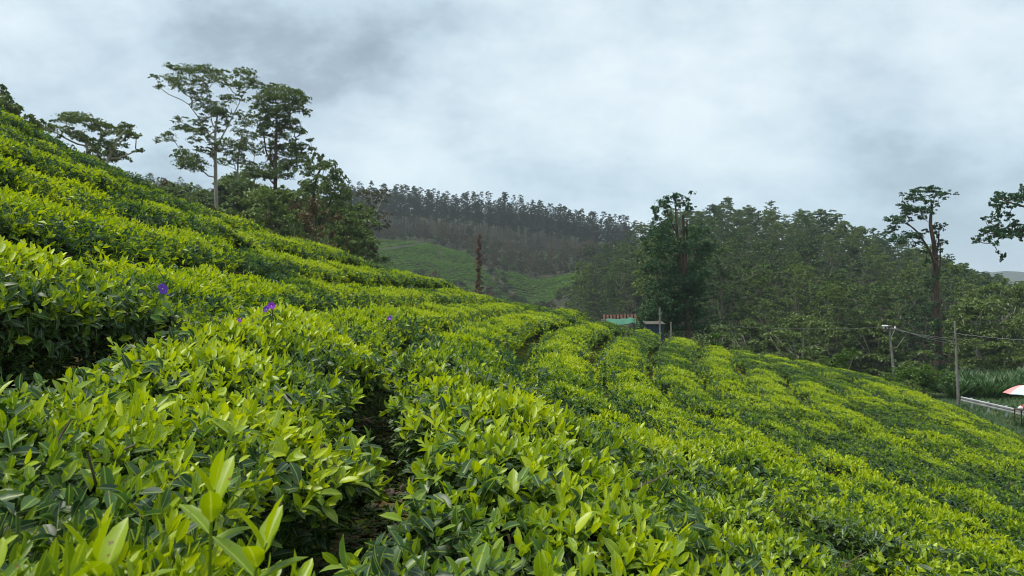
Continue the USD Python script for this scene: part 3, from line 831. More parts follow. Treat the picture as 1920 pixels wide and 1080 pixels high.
# ---------------------------------------------------------------- forest trees on the hills: kinds, then copies
def euc_kind(name, seed, h, spreadr, n, bare, leafmat, bark, leaf, flat_=.38, dens=.8, tr=.17, forks=3, rzmul=1.0, size=(.20, .40)):
    rng = R(seed)
    c = kind_class(name)
    lean = rng.normal(0, .04 * h, 2)
    top = np.array([lean[0], lean[1], h * .86])
    trunks = [[(0, 0, -.6), (lean[0] * .2, lean[1] * .2, h * .3), (lean[0] * .6, lean[1] * .6, h * .6), top]]
    rads = [(tr, tr * .3)]
    for k in range(forks):
        a = rng.uniform(0, 2 * PI); z0 = h * rng.uniform(bare * .8, .6)
        s = np.array([lean[0] * z0 / h, lean[1] * z0 / h, z0])
        e = s + np.array([math.cos(a) * spreadr * .6, math.sin(a) * spreadr * .6, (h - z0) * .65])
        trunks.append([s, (s + e) / 2 + [0, 0, -.3], e]); rads.append((tr * .5, tr * .2))
    cl = []
    for k in range(n):
        z = bare + (1 - bare) * (k + .5) / n
        prof = math.sin(PI * min(1, (z - bare) / (1 - bare) * .82 + .16)) ** .7
        a = k * 2.4 + rng.normal(0, .3)
        rr = spreadr * prof * rng.uniform(.25, 1.0)
        s = spreadr * rng.uniform(*size)
        cl.append((lean[0] * z + rr * math.cos(a), lean[1] * z + rr * math.sin(a), z * h - .12 * rr, s, s * rng.uniform(.8, 1.1), s * flat_ * rzmul * rng.uniform(.8, 1.2)))
    build_tree(c, trunks, rads, cl, leafmat, bark, rng, leaf=leaf, dens=dens, tip=.025, sides=6)
    return c


hill_kinds = [euc_kind(f"hill_tree_kind_{i + 1}", 100 + i, 17 + 1.2 * (i % 3), 4.3 + .5 * (i % 2), 46 + 5 * (i % 3), (.32, .42, .25)[i % 3], EUC_FAR, GREYBARK, .34, flat_=.34, dens=.80, size=(.14, .28)) for i in range(6)]
ridge_kinds = [euc_kind(f"ridge_tree_kind_{i + 1}", 200 + i, 26 + 1.5 * (i % 3), 3.3 + .4 * (i % 2), 24, .50, RIDGE, DIMBARK, .42, flat_=.42, dens=1.3, tr=.19, forks=2) for i in range(5)]
bushy_kinds = [euc_kind(f"bushy_tree_kind_{i + 1}", 300 + i, 11 + i, 4.2, 30, .12, EUC, DARKBARK, .40, flat_=.5, dens=1.0, tr=.2, forks=2) for i in range(4)]
scrub_kinds = [euc_kind(f"scrub_tree_kind_{i + 1}", 400 + i, 9 + i, 3.3, 18, .2, SCRUB, DARKBARK, .50, flat_=.55, dens=.8, tr=.14, forks=2) for i in range(4)]
acacia_kinds = [euc_kind(f"layered_tree_kind_{i + 1}", 500 + i, 10 + i, 5.2, 26, .35, EUC, PALEBARK, .36, flat_=.22, dens=1.0, tr=.2, forks=4) for i in range(3)]


def shrub_kind(name, seed, leafmat, r, h, n, leaf):
    rng = R(seed)
    c = kind_class(name)
    cl = [(*(rng.normal(0, r * .45, 2)), h * rng.uniform(.25, .75), r * .55, r * .55, h * .3) for _ in range(n)]
    P = np.vstack([clump_points(q[:3], q[3], q[4], q[5], int(q[3] * q[5] * 22 / leaf ** 2), rng, .2) for q in cl])
    obj("foliage", leaf_quads(P, leaf, rng, .3), leafmat, c)
    obj("stem", join([tube([(0, 0, -.3), (q[0] * .5, q[1] * .5, q[2] * .5), q[:3]], [.06, .04, .02], 4, False) for q in cl]), DARKBARK, c)
    return c


under_kinds = [shrub_kind(f"undergrowth_kind_{i + 1}", 600 + i, SCRUB if i % 2 else EUC_FAR, 2.2, 3.2, 6, .48) for i in range(4)]

KIND_TOP = {}


def top_of(cls):
    if cls not in KIND_TOP:
        KIND_TOP[cls] = max(np.percentile(np.array(UsdGeom.Mesh(c).GetPointsAttr().Get())[:, 2], 99.7) for c in cls.GetAllChildren() if c.GetName() in ("crown", "foliage"))
    return KIND_TOP[cls]


rf = R(77)
SKY_U = np.array([640, 700, 750, 850, 950, 1050, 1140, 1200, 1260, 1330, 1420, 1470, 1520, 1560, 1620, 1700, 1760, 1830, 1880, 1920, 2100])
SKY_V = np.array([347, 346, 352, 368, 372, 392, 412, 402, 388, 378, 379, 395, 388, 402, 420, 448, 470, 498, 520, 540, 600])


def poisson(n, sample, gap, rng, tries=40000):
    got = []
    cells = {}
    for _ in range(tries):
        if len(got) >= n:
            break
        x, y = sample()
        g = gap(x, y)
        i, j = int(x // 8), int(y // 8)
        if all((x - a) ** 2 + (y - b) ** 2 > g * g for di in (-1, 0, 1) for dj in (-1, 0, 1) for a, b in cells.get((i + di, j + dj), ())):
            got.append((x, y)); cells.setdefault((i, j), []).append((x, y))
    return got


def u_of(x, y):
    return 960 + F * x / y


def top_v(x, y, z):
    return HZ - (z - CZ) / y * F


def plant(kinds, spots, name, labels, cat, group, rng, hscale=(.8, 1.2), limit=300, rest_name=None, rest_label=None, cap=True, heights=None):
    """trees on their spots; none rises above the wood's outline by more than its own raggedness"""
    more = ([], [], [], [])
    z = ground_z(np.array([s[0] for s in spots]), np.array([s[1] for s in spots]))
    n = 0
    order = np.argsort([s[1] for s in spots])
    for i in order:
        x, y = spots[i]
        k = int(rng.integers(len(kinds)))
        sc = rng.uniform(*hscale)
        if cap:
            v = np.interp(u_of(x, y), SKY_U, SKY_V) + rng.uniform(-13, 20)
            roof = CZ + (HZ - v) * y / F
            sc = min(sc, (roof - z[i]) / top_of(kinds[k]))
            if sc < .35:
                continue
        rot = trimesh.transformations.euler_matrix(*rng.normal(0, .035, 2), rng.uniform(0, 2 * PI))[:3, :3]
        s3 = np.array([sc * rng.uniform(.9, 1.1)] * 2 + [sc])
        if n < limit:
            lab = labels(x, y) if callable(labels) else labels
            copy(kinds[k], name, lab, cat, (x, y, z[i] - .1), rot, s3, group if isinstance(group, str) else group(x, y))
        else:
            more[0].append(k); more[1].append((x, y, z[i] - .1)); more[2].append(rot); more[3].append(s3)
        n += 1
    if more[0]:
        scatter(rest_name, kinds, *more, label=rest_label, cat="trees")


def su(u0, u1, y0, y1, rng=rf):
    def f():
        u, y = rng.uniform(u0, u1), math.sqrt(rng.uniform(y0 ** 2, y1 ** 2))
        return (u - 960) / F * y, y
    return f


# right-hand wooded hill
def hill_label(x, y):
    u = u_of(x, y)
    h = "on the skyline" if y > 235 else "high on the slope" if y > 185 else "halfway up the slope" if y > 145 else "at the foot"
    w = "left of the big dark tree" if u < 1200 else "behind the big dark tree" if u < 1360 else "right of the big dark tree" if u < 1520 else "left of the leaning pole" if u < 1660 else "behind the tall sparse trunk" if u < 1800 else "near the right picture edge"
    return f"olive-green eucalyptus {h} of the right hill, {w}"


def by_side(text, words, cuts):
    return lambda x, y: text + ", " + words[int(np.searchsorted(cuts, u_of(x, y)))]


spots = poisson(440, su(1090, 2010, 104, 285), lambda x, y: 5.2 + y * .008, rf)
spots = [s for s in spots if not (u_of(*s) < 1190 and s[1] < 190)]
plant(hill_kinds, spots, "hill_eucalyptus", hill_label, "tree", lambda x, y: hill_label(x, y).replace("eucalyptus", "eucalyptus trees"), rf, (.8, 1.12), 300, "hill_wood", "rest of the eucalyptus wood covering the right hill", heights=[17, 18.2, 19.4] * 2)
RW, RC = ["above the far tea knoll", "above the dead conifer", "above the dip", "at its right end"], [800, 930, 1060]
# central ridge plantation with bare straight stems
spots = poisson(430, su(640, 1190, 440, 505), lambda x, y: 3.4, rf)
plant(ridge_kinds, spots, "ridge_eucalyptus", by_side("slim straight-stemmed eucalyptus in the far ridge plantation", RW, RC), "tree", by_side("straight eucalyptus stems along the far ridge", RW, RC), rf, (.66, 1.12), 300, "ridge_plantation", "back rows of the eucalyptus plantation on the far ridge", heights=[26, 27.5, 29, 26, 27.5])


def tea_patch(x, y):
    """which far tea field a point lies in: 1 left field on the knoll, 2 field in the dip, 0 none"""
    u = u_of(x, y)
    v = top_v(x, y, float(ground_z(x, y)))
    if 560 < u < 900 + (v - 500) * .9 and 325 < y < 398 + (u < 780) * 6 and v > 446 + max(0, u - 800) * .25:
        return 1
    if 905 + (v - 500) * .4 < u < 1105 and 318 < y < 372 and u > 900 + (v - 500) * .9 + 18:
        return 2
    return 0


spots = [s for s in poisson(360, su(560, 1230, 290, 428), lambda x, y: 6.0, rf) if not tea_patch(*s) and not (640 < u_of(*s) < 1120 and s[1] < 345)]
plant(scrub_kinds, spots, "scrub_tree", by_side("brownish bushy tree below the far ridge plantation", RW, RC), "tree", by_side("brownish scrub trees below the ridge plantation", RW, RC), rf, (.7, 1.15), 300, "scrub_wood", "rest of the brownish scrub below the ridge", cap=False)
spots = [s for s in poisson(150, su(900, 1230, 170, 300), lambda x, y: 6.2, rf) if u_of(*s) > 1100 or s[1] < 215]
plant(hill_kinds, spots, "valley_tree", "dark green tree in the hollow between the far tea fields and the right hill", "tree", "trees in the hollow left of the right hill", rf, (.45, .7), 150, None, None, cap=False)
# dark wooded hill behind the left tree group
spots = poisson(190, su(120, 680, 360, 470), lambda x, y: 6.5, rf)
plant(hill_kinds, spots, "distant_tree", "dark tree on the distant wooded hill behind the left eucalyptus group", "tree", "trees on the distant left hill", rf, (.6, .85), 190, None, None, cap=False)
# understorey of the left tree group
rl = R(91)
LOW = [(300, 345, 120), (318, 352, 96), (360, 372, 76), (410, 395, 72), (472, 402, 88), (520, 430, 66), (585, 455, 64), (640, 470, 80), (560, 410, 110), (405, 345, 125), (610, 400, 115), (500, 375, 120), (345, 372, 84), (372, 392, 92), (385, 360, 104), (425, 412, 84), (450, 385, 100), (470, 425, 76), (490, 400, 92), (505, 442, 70), (540, 418, 84), (560, 448, 72), (575, 395, 98), (600, 440, 84), (625, 420, 96), (650, 445, 76), (660, 470, 68), (530, 385, 110), (440, 350, 115), (330, 345, 110)]


def low_label(u, dark):
    w = "left of the tallest pale trunk" if u < 400 else "between the two tallest left eucalyptuses" if u < 500 else "right of the brown-trunked rounded eucalyptus" if u < 565 else "beneath the bushy drooping tree"
    return ("low dark green tree " if dark else "low brownish tree ") + w


for i, (u, v, Y) in enumerate(LOW):
    p = at(u, v, Y)
    z = float(ground_z(p[0], Y)) - .1
    k = i % 4
    h = max(p[2] + ((3.4 if Y < 101 else 2.0) if u > 420 else .2) - z, 3.5) / 1.15
    kinds = bushy_kinds if i % 3 else scrub_kinds
    hk = top_of(kinds[k]) / 1.15
    copy(kinds[k], "understorey_tree", low_label(u, i % 3), "tree", (p[0], Y, z), rotz(rl.uniform(0, 6)), h / hk * np.array([.95, .95, 1.0]), low_label(u, i % 3).replace("tree", "trees", 1))
# layered low crowns right of centre, each where the photograph has one
for i, (u, v, Y, lab) in enumerate([(1500, 588, 92, "broad layered tree with pale green flat crown behind the crest of the tea"), (1415, 604, 96, "dark layered tree just left of the pale green flat-crowned one"),
                                    (1340, 610, 92, "low dark layered tree right of the big dark tree"), (1885, 526, 100, "yellow-green layered tree right of the tall sparse trunk, against the hill"),
                                    (1835, 560, 92, "mid-green layered tree behind the right-hand electric pole"), (1960, 560, 88, "layered tree at the right picture edge above the umbrella"),
                                    (1215, 585, 84, "rounded olive tree at the left foot of the big dark tree"), (1640, 600, 104, "dark layered tree left of the leaning electric pole"), (1560, 575, 108, "grey-green layered tree between the flat-crowned tree and the poles")]):
    p = at(u, v, Y)
    z = float(ground_z(p[0], Y)) - .1
    k = i % 3
    sc = (p[2] - z) / top_of(acacia_kinds[k])
    copy(acacia_kinds[k], "layered_tree", lab, "tree", (p[0], Y, z), rotz(i * 1.3), np.array([min(sc, 1.1), min(sc, 1.1), sc]))
# undergrowth that covers the wooded ground
ru = R(17)
us = poisson(2600, su(-100, 2050, 95, 520, ru), lambda x, y: 3.0 + y * .004, ru, 90000)
us = [s for s in us if not tea_patch(*s) and not (438 < s[1] < 500 and 640 < u_of(*s) < 1190)]
ux = np.array(us)
scatter("undergrowth", under_kinds, ru.integers(0, 4, len(us)), np.column_stack([ux, ground_z(ux[:, 0], ux[:, 1])]), np.array([rotz(a) for a in ru.uniform(0, 6.28, len(us))]), ru.uniform(.7, 1.4, len(us)), label="shrubby undergrowth on the wooded hillsides", cat="undergrowth")

# far tea fields: rows of tiny bushes with lanes left open
FT = leaf_mat("far_tea_leaf", [(0.0, (0.056, 0.138, 0.012)), (0.5, (0.106, 0.231, 0.014)), (1.0, (0.175, 0.325, 0.016))], trans=0.25, rough=0.5, spec=0.3, island=0.5, obj_var=0.5)
fc = kind_class("field_bush_kind_1")
rng = R(3)
obj("foliage", leaf_quads(clump_points((0, 0, .35), .8, .9, .55, 190, rng, .1), .32, rng, .45), FT, fc)
for pid, (lab, U0, U1, Y0, Y1) in {1: ("distant terraced tea field on the knoll left of the dead conifer", 560, 960, 322, 405), 2: ("distant terraced tea field in the dip right of the dead conifer", 890, 1110, 316, 374)}.items():
    pts = []
    for y in np.arange(Y0, Y1, 2.9):
        for x in np.arange((U0 - 960) / F * y, (U1 - 960) / F * y, 1.15):
            xx, yy = x + rng.normal(0, .15), y + rng.normal(0, .25) + 2.0 * math.sin(x * .05)
            if tea_patch(xx, yy) != pid:
                continue
            u = u_of(xx, yy)
            v = top_v(xx, yy, float(np.squeeze(far(np.array([xx]), np.array([yy])))))
            if pid == 1 and (abs(u - (815 + (v - 460) * .55)) < 2.5 or abs(v - (478 - (u - 680) * .17)) < 3.5 and u < 800):
                continue
            pts.append((xx, yy))
    pts = np.array(pts)
    print("field", pid, len(pts))
    scatter("far_tea_field", [fc], np.zeros(len(pts)), np.column_stack([pts, ground_z(pts[:, 0], pts[:, 1])]), np.array([rotz(a) for a in rng.uniform(0, 6.28, len(pts))]), rng.uniform(.85, 1.2, len(pts)), label=lab, cat="tea field")

# ---------------------------------------------------------------- shrubs, cane and grass at the edge of the tea
RS = R(8)


def shrub(u, v_top, Y, w, label, mat, leaf=.16, n=9, cat="shrub", sink=.8):
    t = at(u, v_top, Y)
    z = float(ground_z(t[0], Y))
    h = t[2] - z
    half = w / 2 * Y / F
    p = thing("shrub", label, cat, (t[0], Y, z - .05))
    cl = [(RS.normal(0, half * .42), RS.normal(0, half * .42), h * RS.uniform(max(.3, 1 - 2.2 * half / h), .86), half * RS.uniform(.4, .6), half * .5, half * .42) for _ in range(n)]
    for q in cl[: max(3, n // 3)]:
        obj("stem", tube([(0, 0, 0), (q[0] * .4, q[1] * .4, q[2] * .5), q[:3]], [.04, .03, .012], 5, False), DARKBARK, p)
    P = np.vstack([clump_points(q[:3], q[3], q[4], q[5], int(q[3] * q[5] * 24 / leaf ** 2), RS, .2) for q in cl])
    obj("foliage", leaf_quads(P, leaf, RS, .35), mat, p)


shrub(1575, 646, 48, 56, "round bright shrub standing alone on the crest left of the poles", BRIGHT, n=12)
shrub(1716, 688, 58, 80, "yellow-green shrub between the leaning pole and the tall sparse trunk", BRIGHT, n=14)
shrub(1660, 700, 60, 50, "yellow-green shrub just left of the leaning electric pole", BRIGHT, n=8)
shrub(1703, 706, 51, 44, "small dark round shrub at the foot of the leaning electric pole", EUC, n=10)
shrub(1330, 618, 44, 44, "small pale sprouting shrub on the crest right of the big dark tree", BRIGHT, n=6, leaf=.14)
shrub(1760, 712, 62, 60, "low green shrub around the foot of the tall sparse trunk", CANE, n=9)


def blade_tuft(n, h, r, w, rng, bend=.5):
    a = rng.uniform(0, 2 * PI, n)
    P = np.stack([rng.normal(0, r, n), rng.normal(0, r, n), np.full(n, -.02)], 1)
    D = np.stack([np.cos(a) * bend * rng.uniform(.2, 1.2, n), np.sin(a) * bend * rng.uniform(.2, 1.2, n), np.ones(n)], 1)
    N = np.stack([-np.cos(a), -np.sin(a), np.full(n, .5)], 1)
    L = h * rng.uniform(.5, 1.15, n)
    return flat(*leaves(P, D, N, L, np.full(n, w) * rng.uniform(.7, 1.3, n), -rng.uniform(-.5, -.1, n), .15))


# cane thicket by the road
rc = R(41)
cane_class = kind_class("cane_plant_kind_1")
obj("leaf_tuft", blade_tuft(26, 1.5, .10, .10, rc, .7), CANE, cane_class)
obj("stalk", join([tube([(rc.normal(0, .06), rc.normal(0, .06), -.1), (rc.normal(0, .1), rc.normal(0, .1), 1.0)], [.02, .012], 4, False) for _ in range(4)]), CANE, cane_class)
cane = []
for _ in range(230):
    u, Y = rc.uniform(1780, 1990), rc.uniform(57, 67)
    x = (u - 960) / F * Y
    if x < max(36.0, .66 * Y + 3.4) - 2.8:
        cane.append((x, Y))
cx = np.array(cane)
cz = ground_z(cx[:, 0], cx[:, 1])
for i in range(len(cane)):
    copy(cane_class, "cane_plant", "tall cane-like plant in the green thicket behind the guard rail", "plant", (*cane[i], cz[i]), rotz(rc.uniform(0, 6)), rc.uniform(.8, 1.35), "cane plants behind the guard rail")

grass_kinds = []
for i in range(4):
    g = kind_class(f"grass_tuft_kind_{i + 1}")
    obj("blades", blade_tuft(22, (.10, .16, .24, .13)[i], .035, .006 + .002 * (i == 3), R(700 + i), .8), DRYGRASS, g)
    grass_kinds.append(g)
rg = R(19)
gx, gy = [], []
for _ in range(30000):
    y = rg.uniform(1.5, 38)
    k = rg.choice([0, 0, 0, -1, 1, 2, 3])
    s = {0: rg.normal(0, .16), -1: -1.42 + rg.normal(0, .12), 1: 1.40 + rg.normal(0, .1), 2: 2.76 + rg.normal(0, .1), 3: 4.12 + rg.normal(0, .1)}[int(k)]
    x = float(path_x(y) + s * spread(y))
    if -200 < 960 + F * x / y < 2100 and meshkit.noise(np.array([x * 1.6, y * .9, 0.]), 12) > .52:
        gx.append(x); gy.append(y)
    if len(gx) > 3000:
        break
gx, gy = np.array(gx), np.array(gy)
scatter("path_grass", grass_kinds, rg.integers(0, 4, len(gx)), np.column_stack([gx, gy, ground_z(gx, gy)]), np.array([rotz(a) for a in rg.uniform(0, 6.28, len(gx))]), rg.uniform(.5, 1.3, len(gx)), label="green and dry grass growing on the paths between tea rows", cat="grass")
verge_class = kind_class("verge_grass_kind_1")
obj("blades", blade_tuft(40, .42, .16, .022, R(760), .8), CANE, verge_class)
vy = rg.uniform(41, 60, 2200); vx = rg.uniform(25.5, 40, 2200)
ok = (vx < np.maximum(36.0, .66 * vy + 3.4) - 2.5) & (row_s(vx, vy) > 16.4)
vx, vy = vx[ok], vy[ok]
scatter("verge_grass", [verge_class], np.zeros(len(vx)), np.column_stack([vx, vy, ground_z(vx, vy)]), np.array([rotz(a) for a in rg.uniform(0, 6.28, len(vx))]), rg.uniform(.5, 1.3, len(vx)), label="rough green grass on the verge behind and below the guard rail", cat="grass")
# fallen leaves on the path
n = 900
fy = rg.uniform(2.6, 14, n)
fs = rg.normal(0, .25, n)
fx = path_x(fy) + fs
fz = ground_z(fx, fy)
P = np.column_stack([fx, fy, fz + .012])
a = rg.uniform(0, 6.28, n)
L = rg.uniform(.03, .08, n)
obj("fallen_leaves", flat(*leaves(P, np.column_stack([np.cos(a), np.sin(a), rg.normal(0, .25, n)]), np.column_stack([rg.normal(0, .3, n), rg.normal(0, .3, n), np.ones(n)]), L, L * .45, rg.uniform(-.2, .4, n))), DEADLEAF, kind="stuff", label="dry fallen leaves scattered on the dirt path", cat="leaf litter")
n = 700
sy = rg.uniform(2.4, 16, n); sx = path_x(sy) + rg.normal(0, .22, n); sr = rg.gamma(2.0, .006, n) + .004
ico = trimesh.creation.icosphere(1)
iv, if_ = np.array(ico.vertices), np.array(ico.faces)
sv = iv[None] * (sr[:, None, None] * rg.uniform(.6, 1.2, (n, 1, 3))) * rg.uniform(.8, 1.15, (n, len(iv), 1)) + np.column_stack([sx, sy, ground_z(sx, sy) + sr * .2])[:, None]
obj("path_stones", flat(sv, if_), noise_mat("path_stone", [(0.3, (.06, .045, .032)), (0.7, (.20, .165, .13))], scale=25, rough=0.95), kind="stuff", label="small stones and clods of earth on the dirt path", cat="stones")
moss_class = kind_class("path_weed_kind_1")
rw = R(771)
wn = 14
wa = rw.uniform(0, 6.28, wn)
obj("leaf_rosette", flat(*leaves(rw.normal(0, .02, (wn, 3)) * [1, 1, 0], np.stack([np.cos(wa), np.sin(wa), rw.uniform(.1, .9, wn)], 1), np.stack([-.3 * np.cos(wa), -.3 * np.sin(wa), np.ones(wn)], 1), rw.uniform(.03, .06, wn), rw.uniform(.015, .03, wn), rw.uniform(0, .3, wn))), DRYGRASS, moss_class)
n = 1100
sy = rg.uniform(2.4, 9, n); sx = path_x(sy) + rg.normal(0, .26, n)
scatter("path_weeds", [moss_class], np.zeros(n), np.column_stack([sx, sy, ground_z(sx, sy) + .005]), np.array([rotz(a) for a in rg.uniform(0, 6.28, n)]), rg.uniform(.4, 1.2, n), label="low weeds and mossy seedlings on the dirt path", cat="weeds")
# tall grass tuft with seed heads by the bushy tree
for i, (u, v, Y) in enumerate([(556, 430, 27), (588, 440, 29)]):
    t = at(u, v, Y)
    z = float(ground_z(t[0], Y))
    p = thing("grass_tuft", ["tall reed-like grass tuft on the crest under the rounded tall eucalyptus", "dry-headed tall grass tuft on the crest under the bushy tree"][i], "grass tuft", (t[0], Y, z))
    h = t[2] - z + .2
    obj("blades", blade_tuft(90, h, .22, .018, R(800 + i), .55), [CANE, DRYGRASS][i], p)
    rr = R(810 + i)
    for k in range(7):
        e = np.array([rr.normal(0, .35), rr.normal(0, .35), h * rr.uniform(.9, 1.25)])
        obj("seed_stalk", tube([(e[0] * .1, e[1] * .1, 0), e * [.5, .5, .6], e], [.006, .005, .018], 5), DRYGRASS, p)

# ---------------------------------------------------------------- road, rail, poles, stall
ry = np.linspace(6, 120, 80)
rx = np.maximum(36.0, .66 * ry + 3.4)
v = []
for s in (-2.6, 2.6):
    zz = np.maximum(ground_z(rx - 2.6, ry), ground_z(rx + 2.6, ry)) + .05
    v.append(np.column_stack([rx + s, ry, zz]))
v = np.vstack(v)
m = len(ry)
k = np.arange(m - 1)
obj("road", (v, np.stack([k, k + m, k + m + 1, k + 1], 1)), ASPHALT, kind="structure")
for s in (-2.35,):
    vv = np.vstack([np.column_stack([rx + s + d, ry, v[:m, 2] + .004]) for d in (-.05, .05)])
    obj("road_edge_line", (vv, np.stack([k, k + m, k + m + 1, k + 1], 1)), cloth("road_paint", (.7, .7, .68)), kind="structure")

# guard rail: corrugated beam on posts along the valley-side... inner edge of the road
rail = thing("guard_rail", "galvanised steel guard rail along the road edge below the tea", "guard rail", (29.4, 46, -6.0 + .0))
ys = np.linspace(-16, 6.8, 24)
prof = [(0, .155), (.055, .125), (.055, .05), (.0, .02), (.0, -.02), (.055, -.05), (.055, -.125), (0, -.155)]
pv, pf = [], []


def rail_x(y):
    return .02 * np.maximum(y, 0) - .02 * np.minimum(y, 0) * 0


for seg in range(6):
    y0, y1 = -16 + seg * 3.8, -16 + (seg + 1) * 3.8 + .12
    sv = []
    for yy in (y0, y1):
        off = .004 * (seg % 2)
        gz = -6.0 - float(0)
        for dx, dz in prof:
            sv.append((rail_x(yy) - dx - off, yy, .62 + dz))
        for dx, dz in prof[::-1]:
            sv.append((rail_x(yy) - dx - off + .012, yy, .62 + dz))
    q = len(prof) * 2
    f = [[i, (i + 1) % q, q + (i + 1) % q, q + i] for i in range(q)]
    obj("rail_beam", (np.array(sv), np.array(f)), STEEL, rail, smooth=30)
for yy in np.arange(-15, 7, 1.9):
    obj("rail_post", boxm((.12, .12, 1.0), (rail_x(yy) + .09, yy, .30), bevel=.01), STEEL, rail)


def pole(u, v_top, u_base, Y, label, r=.13):
    top = at(u, v_top, Y)
    xb = at(u_base, 700, Y)[0]
    z = float(ground_z(xb, Y))
    p = thing("electric_pole", label, "pole", (xb, Y, z))
    d = np.array([top[0] - xb, 0, top[2] - z])
    obj("shaft", tube([-.03 * d, d * .5, d], [r * 1.25, r, r * .72], 12), CONCRETE, p, smooth=40)
    return p, np.array([xb, Y, z]), d


p1, b1, d1 = pole(1667, 612, 1680, 60, "leaning concrete electric pole with white insulators, left of the tall sparse trunk", .095)
obj("crossarm", boxm((.95, .09, .09), d1 * .955, bevel=.01), IRON, p1)
obj("brace", tube([d1 * .955 + [.42, 0, 0], d1 * .82], .02, 6), STEEL, p1)
obj("pole_cap", boxm((.34, .34, .16), d1 * 1.0, bevel=.04), IRON, p1)
ins = []
for dx in (-.42, -.15, .15, .42):
    c = d1 * .955 + [dx, 0, .12]
    prof_ = np.array([(0, -.10), (.035, -.10), (.035, -.05), (.07, -.03), (.07, .0), (.045, .02), (.065, .05), (.04, .09), (0, .11)])
    lathe = trimesh.creation.revolve(prof_, sections=12)
    lathe.apply_translation(c)
    obj("insulator", lathe, PORCELAIN, p1, smooth=40)
    ins.append(b1 + c + [0, 0, .03])
lamp = boxm((.45, .2, .12), d1 * .99 + [-.32, -.05, .1], bevel=.04)
obj("lamp_head", lamp, PORCELAIN, p1)
p2, b2, d2 = pole(1790, 602, 1797, 53, "upright slim concrete electric pole right of the tall sparse trunk", .08)
for f_ in (.80, .735):
    obj("pole_bracket", boxm((.3, .1, .07), d2 * f_, bevel=.01), IRON, p2)
p3top = at(2080, 640, 47)


def wire(a, b, sag, label):
    t = np.linspace(0, 1, 22)
    p = a * (1 - t)[:, None] + b * t[:, None]
    p[:, 2] -= 4 * sag * t * (1 - t)
    w = obj("overhead_wire", tube(p - a, .010, 5), WIRE)
    UsdGeom.Xformable(w).AddTranslateOp().Set(tuple(map(float, a)))
    tag(w, label, "wire")


for i, a in enumerate(ins[1:]):
    wire(a, b2 + d2 * (.80, .77, .735)[i] + [-.1, -.1, 0], .12, ["topmost overhead wire between the two electric poles", "middle overhead wire between the two electric poles", "lowest overhead wire between the two electric poles"][i])
wire(b2 + d2 * .86, p3top, .2, "overhead wire from the upright pole to the right picture edge")
wire(ins[0], at(1180, 588, 120), .8, "faint overhead wire running left from the leaning pole across the wood")
# posts at the crest under the big dark tree
for u, v0, v1, Y, lab in ((1237, 578, 630, 50, "taller thin grey post on the crest in front of the big dark tree"), (1258, 605, 636, 50, "shorter thin grey post on the crest in front of the big dark tree")):
    a = at(u, v0, Y)
    z = float(ground_z(a[0], Y))
    p = thing("fence_post", lab, "post", (a[0], Y, z))
    obj("shaft", boxm((.09, .09, a[2] - z + .3), (0, 0, (a[2] - z - .3) / 2), bevel=.008), CONCRETE, p)
    obj("post_cap", boxm((.11, .11, .05), (0, 0, a[2] - z + .02), bevel=.01), CONCRETE, p)

# half-built brick wall with starter bars, green sheet in front
Y = 84
a = at(1130, 590, Y); b = at(1194, 590, Y)
zt, zb = at(1160, 590, Y)[2], at(1160, 599, Y)[2]
gz = float(ground_z((a[0] + b[0]) / 2, Y))
w = thing("unfinished_wall", "half-built wall of pale red brick pillars with bare steel rods on top", "wall", ((a[0] + b[0]) / 2, Y, gz))
half = (b[0] - a[0]) / 2
obj("plinth", boxm((2 * half + .3, .5, zb - gz + .3), (0, 0, (zb - gz - .3) / 2), bevel=.02), CONCRETE, w)
for i in range(10):
    px = -half + .16 + i * (2 * half - .32) / 9
    col = obj("brick_pillar", boxm((.10, .20, .46), (px, 0, zb - gz + .25), bevel=.005), BRICKCLAY, w)
    for j in range(6):
        obj("brick", boxm((.20 - .01 * (j % 2), .26, .068), (px + .008 * (-1) ** j, 0, zb - gz + .05 + j * .08), bevel=.006), BRICKCLAY, col)
    if i % 2 == 0 or i > 6:
        obj("steel_rod", tube([(px, 0, zb - gz + .4), (px + .02, .02, zb - gz + .95), (px - .01, 0, zb - gz + 1.25)], .012, 5), WIRE, w)
obj("back_panel", boxm((2 * half, .06, .42), (0, .16, zb - gz + .24)), DARKBARK, w)
g0 = at(1140, 600, 80); g1 = at(1196, 600, 80)
gw = g1[0] - g0[0]
gxs, gys = np.linspace(0, gw, 40), np.linspace(0, 1.8, 14)


def tarp_z(x, y):
    return .10 * (meshkit.noise(np.stack([x * 2.2, y * 2.2, 0 * x], -1), 8) - .5) + .16 * np.exp(-((x - gw * .82) / .25) ** 2) + y * .28


tv, tf = grid_mesh(gxs, gys, tarp_z)
t = thing("green_tarp", "bright green sheet spread below the half-built brick wall", "tarp", (g0[0], 80, float(at(1160, 608, 80)[2])))
obj("sheet", (np.vstack([tv, tv - [0, 0, .012]]), np.vstack([tf, tf[:, ::-1] + len(tv)])), TARP, t, smooth=True)
for x in (.05, gw * .5, gw - .05):
    obj("support_stake", tube([(x, .05, -2.2), (x, .05, -.02)], .025, 6), DARKBARK, t)
# small blue shed in the shade of the dark tree
s0 = at(1226, 607, 62)
gz = float(ground_z(s0[0], 62))
sh = thing("small_shed", "small dark blue shed in the shade left of the thin grey post", "shed", (s0[0], 62, gz))
hh = s0[2] - gz
obj("wall", boxm((1.3, 1.3, hh), (0, 0, hh / 2), bevel=.01), BLUE, sh)
rm = boxm((1.5, 1.6, .05), (0, 0, hh + .07), rot=trimesh.transformations.rotation_matrix(.1, [1, 0, 0])[:3, :3])
obj("roof", rm, DIMBARK, sh)
obj("door", boxm((.7, .04, 1.7), (.2, -.67, .9)), BLUE, sh)

